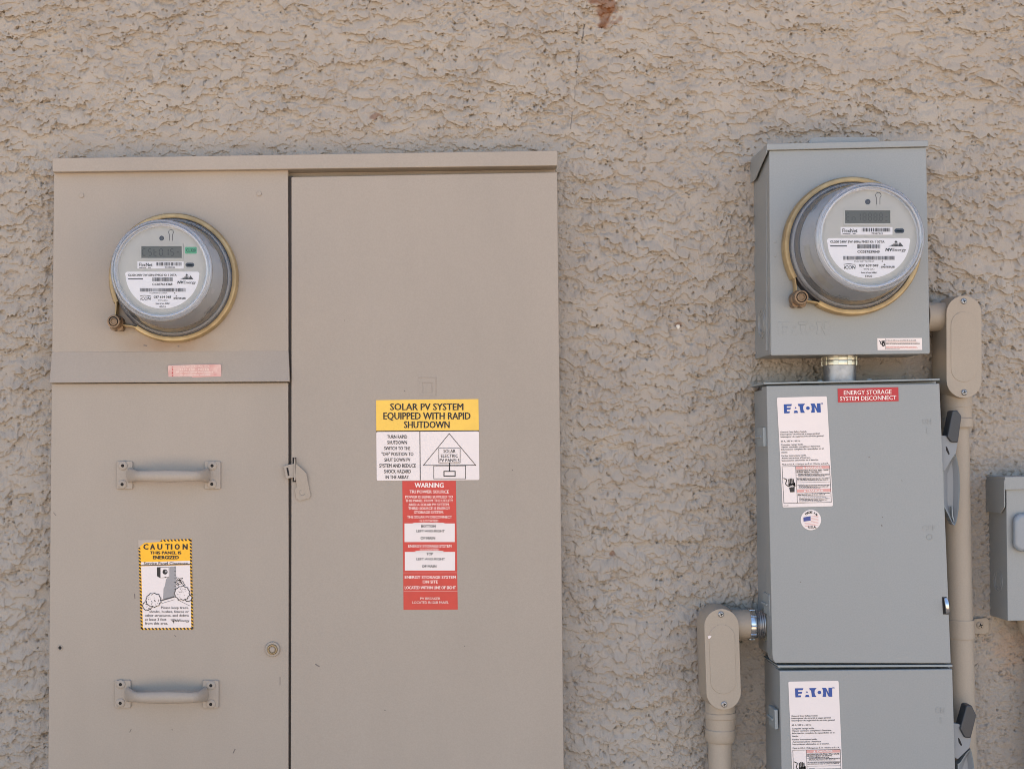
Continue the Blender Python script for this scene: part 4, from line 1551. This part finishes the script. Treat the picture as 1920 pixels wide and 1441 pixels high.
hinge(sw, 1430, 801, 836, .6)
hinge(sw, 1441.5, 1114, 1153, .8)
big_label(sw, DFR, [(1456.7, 745), (1550.3, 742.6), (1562, 948.5), (1467.6, 950.8)])
mb = MB()
pr = Print(mb, DFR + .0008, 3.896, 1400, 640)
pr.base([(665, 345), (1108, 333), (1110, 435), (668, 445)], 'red2', .0008)
rot = Print(mb, DFR + .0008, 1, 0, 0, lambda u, v: (1400 + u / 3.896, 640 + (v - (u - 890) * .022) / 3.896))
rot.text('ENERGY STORAGE', 710, 1058, 355, 385, 'whiteink', off=.0)
rot.text('SYSTEM DISCONNECT', 683, 1093, 398, 428, 'whiteink', off=.0)
mb.build('storage_tag', sw, label='red engraved tag reading energy storage system disconnect')
mb = MB()
pr = Print(mb, DFR + .0005, 4.97, 1440, 720)
pr.base(circ(400, 1263, 95, 40), 'white')
pr.poly([(330, 1240), (396, 1228), (398, 1270), (332, 1278)], 'navy', 3)
for i in range(7):
    y = 1232 + i * 14
    x0 = 400 if i < 4 else 338 + i
    pr.line(x0, y + (6 if x0 < 390 else 0), 470, y - 8, 3.6, 'redline', 2)
for i, ch in enumerate('MADE IN'):
    if ch == ' ':
        continue
    a = math.radians(-128 + i * 14)
    cx_, cy_ = 400 + 72 * math.cos(a), 1263 + 72 * math.sin(a)
    lr = Print(mb, DFR + .0005, 1, 0, 0, (lambda a, cx_, cy_: lambda u, v: (1440 + (cx_ + u * math.cos(a + PI / 2) - v * math.sin(a + PI / 2)) / 4.97,
                                                                        720 + (cy_ + u * math.sin(a + PI / 2) + v * math.cos(a + PI / 2)) / 4.97))(a, cx_, cy_))
    lr.text(ch, -8, 8 if ch != 'I' else -4, -10, 10, 'ink', off=.02)
pr.text('U.S.A.', 374, 452, 1320, 1340, 'ink', off=.02)
mb.build('origin_sticker', sw, label='small round white sticker with a flag')
mb = MB()
emboss(mb, 'ON', 1729.5, 1746, 784, 795, DFR, 'grey')
mb.prism(rect(1738, 802, 1740, 812), DFR - .001, DFR + .0007, 'grey')
emboss(mb, 'OFF', 1730, 1754, 984, 994, DFR, 'grey')
mb.lathe(P(1743, 1006, DFR), DFR - .0002, [(0, .0046), (.0008, .0044), (.0008, .0036), (0, .0034)], 'grey', n=24)
mb.build('pressed_lettering', sw)['kind'] = 'stuff'
latch(sw, 1766.5, 1118.6, 1779, 1151, DFR)
k4 = lambda x, y: (1680 + x / 4.504, 680 + y / 4.504)
lever(sw, .092, [k4(*p) for p in ((478, 402), (520, 397), (557, 450), (527, 672), (468, 670), (433, 625))],
      [k4(*p) for p in ((380, 612), (432, 617), (470, 668), (522, 672), (505, 765), (470, 810), (410, 912), (380, 900))],
      [k4(*p) for p in ((420, 702), (434, 712), (455, 768), (446, 778), (424, 738))],
      [k4(*p) for p in ((395, 900), (420, 880), (465, 810), (505, 768), (525, 850), (538, 950), (540, 1080), (530, 1230), (514, 1330), (498, 1372), (480, 1362), (440, 1280), (400, 1200))],
      [k4(*p) for p in ((470, 1210), (478, 1210), (484, 1290), (497, 1338), (488, 1340), (474, 1300))])
mb = MB()
for x, y, dx, dy, wd in ((1653, 983, 1, 3, 1.6), (1629, 856, 1.5, 1, 1.6), (1655, 968, .5, 2, 1.2), (1500, 1090, 2, 1, 1.2), (1690, 900, 2, 1, 1.0)):
    mb.prism(seg(x, y, x + dx, y + dy, wd), DFR, DFR + .0003, 'scuff')
o = mb.build('scuff_marks', sw)
o['kind'] = 'stuff'

sw2 = thing('disconnect_switch', 'lower grey switch box hanging directly below the other one', 'disconnect switch', P(1630, 1780, 0), 'grey switch boxes')
mb = MB()
mb.prism([(1458, 1250), (1782, 1250), (1798, 1775), (1467, 1775)], -.012, .080, 'grey')
mb.build('box_body', sw2, bevel=.0012)
mb = MB()
mb.prism([(1457, 1246.5), (1786, 1245.5), (1786, 1249.6), (1460, 1250.6)], .010, .100, 'grey_lt')
mb.build('top_flange', sw2, bevel=.0005)
mb = MB()
mb.prism([(1461.5, 1256.5), (1786, 1253.3), (1791.5, 1441), (1801, 1780), (1471, 1780), (1465, 1441)], .068, DFR, 'grey')
mb.build('door', sw2, bevel=.0016)
hinge(sw2, 1452, 1330, 1366, .6)
hinge(sw2, 1458, 1650, 1690, .6)
big_label(sw2, DFR, [(1478, 1277), (1572.3, 1275.3), (1581, 1480), (1487, 1481.5)])
mb = MB()
emboss(mb, 'ON', 1754, 1771, 1325, 1337, DFR, 'grey')
mb.prism(rect(1763, 1344, 1765, 1355), DFR - .001, DFR + .0007, 'grey')
emboss(mb, 'OFF', 1760, 1784, 1526, 1536, DFR, 'grey')
mb.build('pressed_lettering', sw2)['kind'] = 'stuff'
latch(sw2, 1788, 1660, 1800, 1692, DFR)
k2 = lambda x, y: (1290 + x / 2.995, 960 + y / 2.995)
dx_, dy_ = 27.0, 551.0
bl = [(x + 28, y + 552) for x, y in [k4(*p) for p in ((395, 900), (420, 880), (465, 810), (505, 768), (525, 850), (538, 950), (540, 1080), (530, 1230), (514, 1330), (498, 1372), (480, 1362), (440, 1280), (400, 1200))]]
lever(sw2, .092, [k2(*p) for p in ((1565, 1083), (1595, 1082), (1622, 1140), (1590, 1268), (1555, 1265), (1528, 1215))],
      [k2(*p) for p in ((1490, 1182), (1530, 1190), (1555, 1262), (1592, 1266), (1580, 1322), (1515, 1385), (1490, 1370))],
      [k2(*p) for p in ((1516, 1262), (1526, 1270), (1540, 1305), (1534, 1312), (1520, 1290))], bl,
      [(x + 28, y + 552) for x, y in [k4(*p) for p in ((470, 1210), (478, 1210), (484, 1290), (497, 1338), (488, 1340), (474, 1300))]])


# ------------------------------------------------------------------ conduits
def obround(cx0, cy0, cx1, cy1, r, n=12):
    a = math.atan2(cy1 - cy0, cx1 - cx0)
    out = []
    for i in range(n + 1):
        t = a - PI / 2 + PI * i / n
        out.append((cx1 + r * math.cos(t), cy1 + r * math.sin(t)))
    for i in range(n + 1):
        t = a + PI / 2 + PI * i / n
        out.append((cx0 + r * math.cos(t), cy0 + r * math.sin(t)))
    return out


def screw(par, x, y, d, r_px, k='tan'):
    r = r_px * S(d)
    c = P(x, y, d)
    mb = MB()
    mb.lathe(c, d, [(-.001, r), (.0008, r), (.0018, r * .75), (.0020, r * .3), (.0021, .0001)], k, n=20)
    for a in (.3, .3 + PI / 2):
        ca, sa = math.cos(a), math.sin(a)
        q = [(c.x + u * ca * r * .6 - v * sa * r * .12, -(d + .00225), c.z + u * sa * r * .6 + v * ca * r * .12) for u, v in ((-1, -1), (1, -1), (1, 1), (-1, 1))]
        mb.face(q, 'dark')
    return mb.build('cover_screw', par)


def conduit_body(par, top, bot, r, fd, bd, cover_shift):
    """obround cast body with a screwed cover, top and bot are pixel centres of its round ends at the cover"""
    mb = MB()
    ob_ = obround(*top, *bot, r)
    # body a little slimmer than the cover, rounded at the back
    n = len(ob_)
    s_ = S(fd)
    c3 = P((top[0] + bot[0]) / 2, (top[1] + bot[1]) / 2, fd)
    rows = []
    for d_, g in ((fd, 0.985), (fd - .010, 1.0), (fd - .026, 1.10), (bd + .018, 1.12), (bd + .006, 1.02), (bd - .004, .86)):
        row = []
        for i, (x, y) in enumerate(ob_):
            cc = bot if i <= 12 else top
            q = P(cc[0] + (x - cc[0]) * g, cc[1] + (y - cc[1]) * g, fd)
            row.append((q.x, -d_, q.z))
        rows.append(row)
    vs_ = [v for row in rows for v in row]
    fs = [tuple(range(n))]
    for j in range(len(rows) - 1):
        for i in range(n):
            fs.append((j * n + i, j * n + (i + 1) % n, (j + 1) * n + (i + 1) % n, (j + 1) * n + i))
    fs.append(tuple(reversed(range((len(rows) - 1) * n, len(rows) * n))))
    mb.raw(vs_, fs, 'pipe')
    b = mb.build('fitting_body', par, bevel=0, sharp=45)
    mb = MB()
    mb.prism(obround(*top, *bot, r), fd + .0002, fd + .0034, 'pipe')
    up = Vector((top[0] - bot[0], top[1] - bot[1])).normalized()
    # shallow raised field on the cover
    mb.prism(obround(top[0] - up.x * r * .65, top[1] - up.y * r * .65, bot[0] + up.x * r * .65, bot[1] + up.y * r * .65, r * .74), fd + .003, fd + .0042, 'pipe')
    cv = mb.build('cover_plate', par, bevel=.0011, seg=3)
    screw(cv, top[0] + up.x * r * .68 - .5, top[1] + up.y * r * .68, fd + .0036, 5.6, 'zinc')
    screw(cv, bot[0] - up.x * r * .68, bot[1] - up.y * r * .68, fd + .0036, 5.6, 'zinc')
    return b, cv


def pipe_between(mb, a, b, r, k='pipe', n=36):
    mb.tube([a, b], [r, r], k, n=n, up=(0, 1, 0))


# right run: fitting beside the meter box, pipe running down behind the levers
PD = .034
run = thing('conduit_run', 'long tan painted conduit with elbow fitting, right of the grey boxes', 'conduit', P(1838, 2600, PD))
conduit_body(run, (1807.5, 587), (1807.8, 713), 33, .066, .002, 0)
mb = MB()   # hub into the side of the meter box
a, b = P(1735, 594, .040), P(1790, 594, .040)
pipe_between(mb, a, b, 27 * S(.04))
mb.build('side_hub', run, sharp=40)
mb = MB()
s_ = S(PD)
path = [P(1793, 700, PD), P(1793.3, 761, PD), P(1793.4, 763, PD), P(1793.6, 764.5, PD), P(1793.8, 783, PD)]
mb.tube(path, [28 * s_, 28 * s_, 28.4 * s_, 27.4 * s_, 27.4 * s_], 'pipe', n=40, up=(0, 1, 0))
mb.build('fitting_neck', run, sharp=30)
mb = MB()
path = [P(1794, 783.5, PD), P(1794, 785, PD), P(1794.3, 800, PD), P(1794.4, 803, PD)]
mb.tube(path, [28 * s_, 29 * s_, 29 * s_, 27 * s_], 'pipe', n=40, up=(0, 1, 0))
mb.build('coupling', run, sharp=30)
mb = MB()
pb_ = P(1838, 2560, PD)
mb.tube([P(1791, 795, PD), P(1797, 1100, PD), P(1806, 1441, PD), P(1820, 2000, PD), Vector((pb_.x, pb_.y, 0.0))], [24.5 * s_] * 5, 'pipe', n=40, up=(0, 1, 0))
mb.build('conduit_pipe', run)

strap = thing('pipe_strap', 'tan one hole strap screwed to stucco holding the long conduit', 'pipe strap', P(1838, 1188, 0))
mb = MB()
vs_, fs = [], []
c0, c1 = P(1799.3, 1160, PD), P(1800.3, 1195.5, PD)
R_ = 26.4 * s_
n = 22
for j, c in enumerate((c0, c1)):
    for rr in (R_, R_ - .0016):
        for i in range(n + 1):
            a = -PI - .2 + (PI + .4) * i / n
            vs_.append((c.x + rr * math.cos(a), c.y + rr * math.sin(a), c.z))
m_ = n + 1
for i in range(n):
    fs.append((i, i + 1, 2 * m_ + i + 1, 2 * m_ + i))
    fs.append((m_ + i, m_ + i + 1, 3 * m_ + i + 1, 3 * m_ + i))
    fs.append((i, i + 1, m_ + i + 1, m_ + i))
    fs.append((2 * m_ + i, 2 * m_ + i + 1, 3 * m_ + i + 1, 3 * m_ + i))
mb.raw(vs_, fs, 'pipe')
mb.build('strap_band', strap, bevel=.0008)
mb = MB()
mb.prism([(1825, 1160), (1850, 1157), (1855, 1162), (1854, 1184), (1849, 1187.5), (1825, 1188)], .001, .0065, 'pipe')
mb.build('strap_foot', strap, bevel=.0008)
screw(strap, 1838, 1171.5, .0066, 7, 'pipe')

# left run: fitting beside the upper switch, pipe dropping to the ground
run2 = thing('conduit_run', 'short tan fitting and conduit left of the switches with bright locknuts', 'conduit', P(1350, 2600, PD))
b, cv = conduit_body(run2, (1353, 1173), (1357, 1297.5), 32.4, .066, .002, 0)
mb = MB()
mb.prism([(1327, 1192.5), (1331, 1190.5), (1334, 1192), (1331.5, 1196), (1328.5, 1196.5)], .069, .0706, 'white')
mb.build('paint_chip', cv, label='bare white chip in the paint')
mb = MB()
HD = .040
pipe_between(mb, P(1370, 1169.5, HD), P(1404, 1169.5, HD), 27.2 * S(HD))
mb.build('side_hub', run2, sharp=40)


def ringnut(x0, x1, r_px, k, teeth=True):
    mb = MB()
    s_ = S(HD)
    a, b = P(x0, 1169.5, HD), P(x1, 1169.5, HD)
    mb.lathe((0, a.y, a.z), a.x, [(0, r_px * .8 * s_), (0, r_px * s_), ((b.x - a.x) * .5, r_px * 1.02 * s_), (b.x - a.x, r_px * s_), (b.x - a.x, r_px * .8 * s_)], k, n=40, axis='x')
    if teeth:
        for i in range(10):
            t = 2 * PI * i / 10
            q = Vector((a.x, a.y + r_px * 0.99 * s_ * math.cos(t), a.z + r_px * 0.99 * s_ * math.sin(t)))
            mb.tube([q, q + Vector((b.x - a.x, 0, 0))], [.0016, .0016], k, n=8, up=(0, 1, 0))
    return mb.build('locknut', run2, sharp=40)


ringnut(1403, 1413, 28.6, 'chrome')
ringnut(1431, 1441, 30, 'zinc_y')
mb = MB()
s4 = S(HD)
a, b = P(1400, 1169.5, HD), P(1446, 1169.5, HD)
prof = []
L = b.x - a.x
for i in range(24):
    prof.append((L * i / 23, (25.5 + (1.0 if i % 2 else -.6)) * s4))
mb.lathe((0, a.y, a.z), a.x, prof, 'zinc', n=36, axis='x')
mb.build('threaded_nipple', run2, sharp=60)
mb = MB()
path = [P(1350, 1290, PD), P(1350.3, 1333, PD), P(1350.3, 1334, PD), P(1350.6, 1340, PD), P(1350.7, 1343.5, PD), P(1350.7, 1345, PD), P(1350.7, 1352, PD), P(1350.6, 1366, PD)]
mb.tube(path, [x * s_ for x in (28, 28, 29.8, 30, 29.6, 28.2, 27.8, 26.5)], 'pipe', n=40, up=(0, 1, 0))
mb.build('fitting_neck', run2, sharp=30)
mb = MB()
path = [P(1350.2, 1364.5, PD), P(1350.2, 1366, PD), P(1350.2, 1383, PD), P(1350.2, 1389, PD), P(1350.2, 1390, PD)]
mb.tube(path, [x * s_ for x in (26.5, 28.3, 28.3, 25, 22)], 'pipe', n=40, up=(0, 1, 0))
mb.build('coupling', run2, sharp=30)
mb = MB()
pb_ = P(1349, 2560, PD)
mb.tube([P(1350, 1380, PD), P(1350, 1441, PD), Vector((pb_.x, pb_.y, 0))], [22.2 * s_] * 3, 'pipe', n=36, up=(0, 1, 0))
mb.build('conduit_pipe', run2)

# ------------------------------------------------------------------ small grey box at the right edge
SB = .062
sb = thing('junction_box', 'small grey box with rain hood cut off by right edge', 'electrical box', P(1970, 1165, 0))
mb = MB()
mb.prism([(1886.5, 914), (2060, 911), (2062, 1162), (1889.5, 1163.5)], -.012, SB, 'grey')
mb.build('box_body', sb, bevel=.0012)
mb = MB()
mb.prism([(1884, 893.5), (2063, 890), (2063, 913), (1885, 918)], -.012, SB + .004, 'grey')
pl = P(1884, 917, SB + .004)
x_ = pl.x
q = [(-(SB + .0036), .014), (-(SB + .0036), -.026), (-.052, -.036), (.004, -.036), (.004, .014)]
mb.raw([(x_ - .0008, y, pl.z + z) for y, z in q] + [(x_ + .001, y, pl.z + z) for y, z in q],
       [(0, 1, 2, 3, 4), (9, 8, 7, 6, 5), (0, 5, 6, 1), (1, 6, 7, 2), (2, 7, 8, 3), (3, 8, 9, 4), (4, 9, 5, 0)], 'grey')
mb.build('rain_hood', sb, bevel=.0008)
mb = MB()
mb.prism(rrect(1903, 962, 1990, 1034, 16), SB - .001, SB + .012, 'bluelens')
mb.build('cover_bulge', sb, bevel=.006, seg=4)
sx = P(1888.3, 1095, SB).x
zk = P(1888, 1092, SB).z
mb = MB()
for R_ in (.016, .011):
    mb.lathe((0, -.028, zk), sx - .0006, [(.0026, R_ - .0018), (.0004, R_ - .001), (.0004, R_ + .001), (.0026, R_ + .0018)], 'grey', n=36, axis='x')
mb.build('knockout', sb)
run3 = thing('conduit_run', 'tan conduit end under the small grey box at right edge', 'conduit', P(1955, 2600, .03))
mb = MB()
s3 = S(.03)
pz = P(1955, 2560, .03)
mb.tube([P(1936, 1150, .03), P(1938, 1172, .03), P(1946, 1190, .03), P(1955, 1220, .03), Vector((pz.x, pz.y, 0))], [30 * s3, 28 * s3, 24 * s3, 22 * s3, 22 * s3], 'pipe', n=32, up=(0, 1, 0))
mb.build('conduit_pipe', run3)
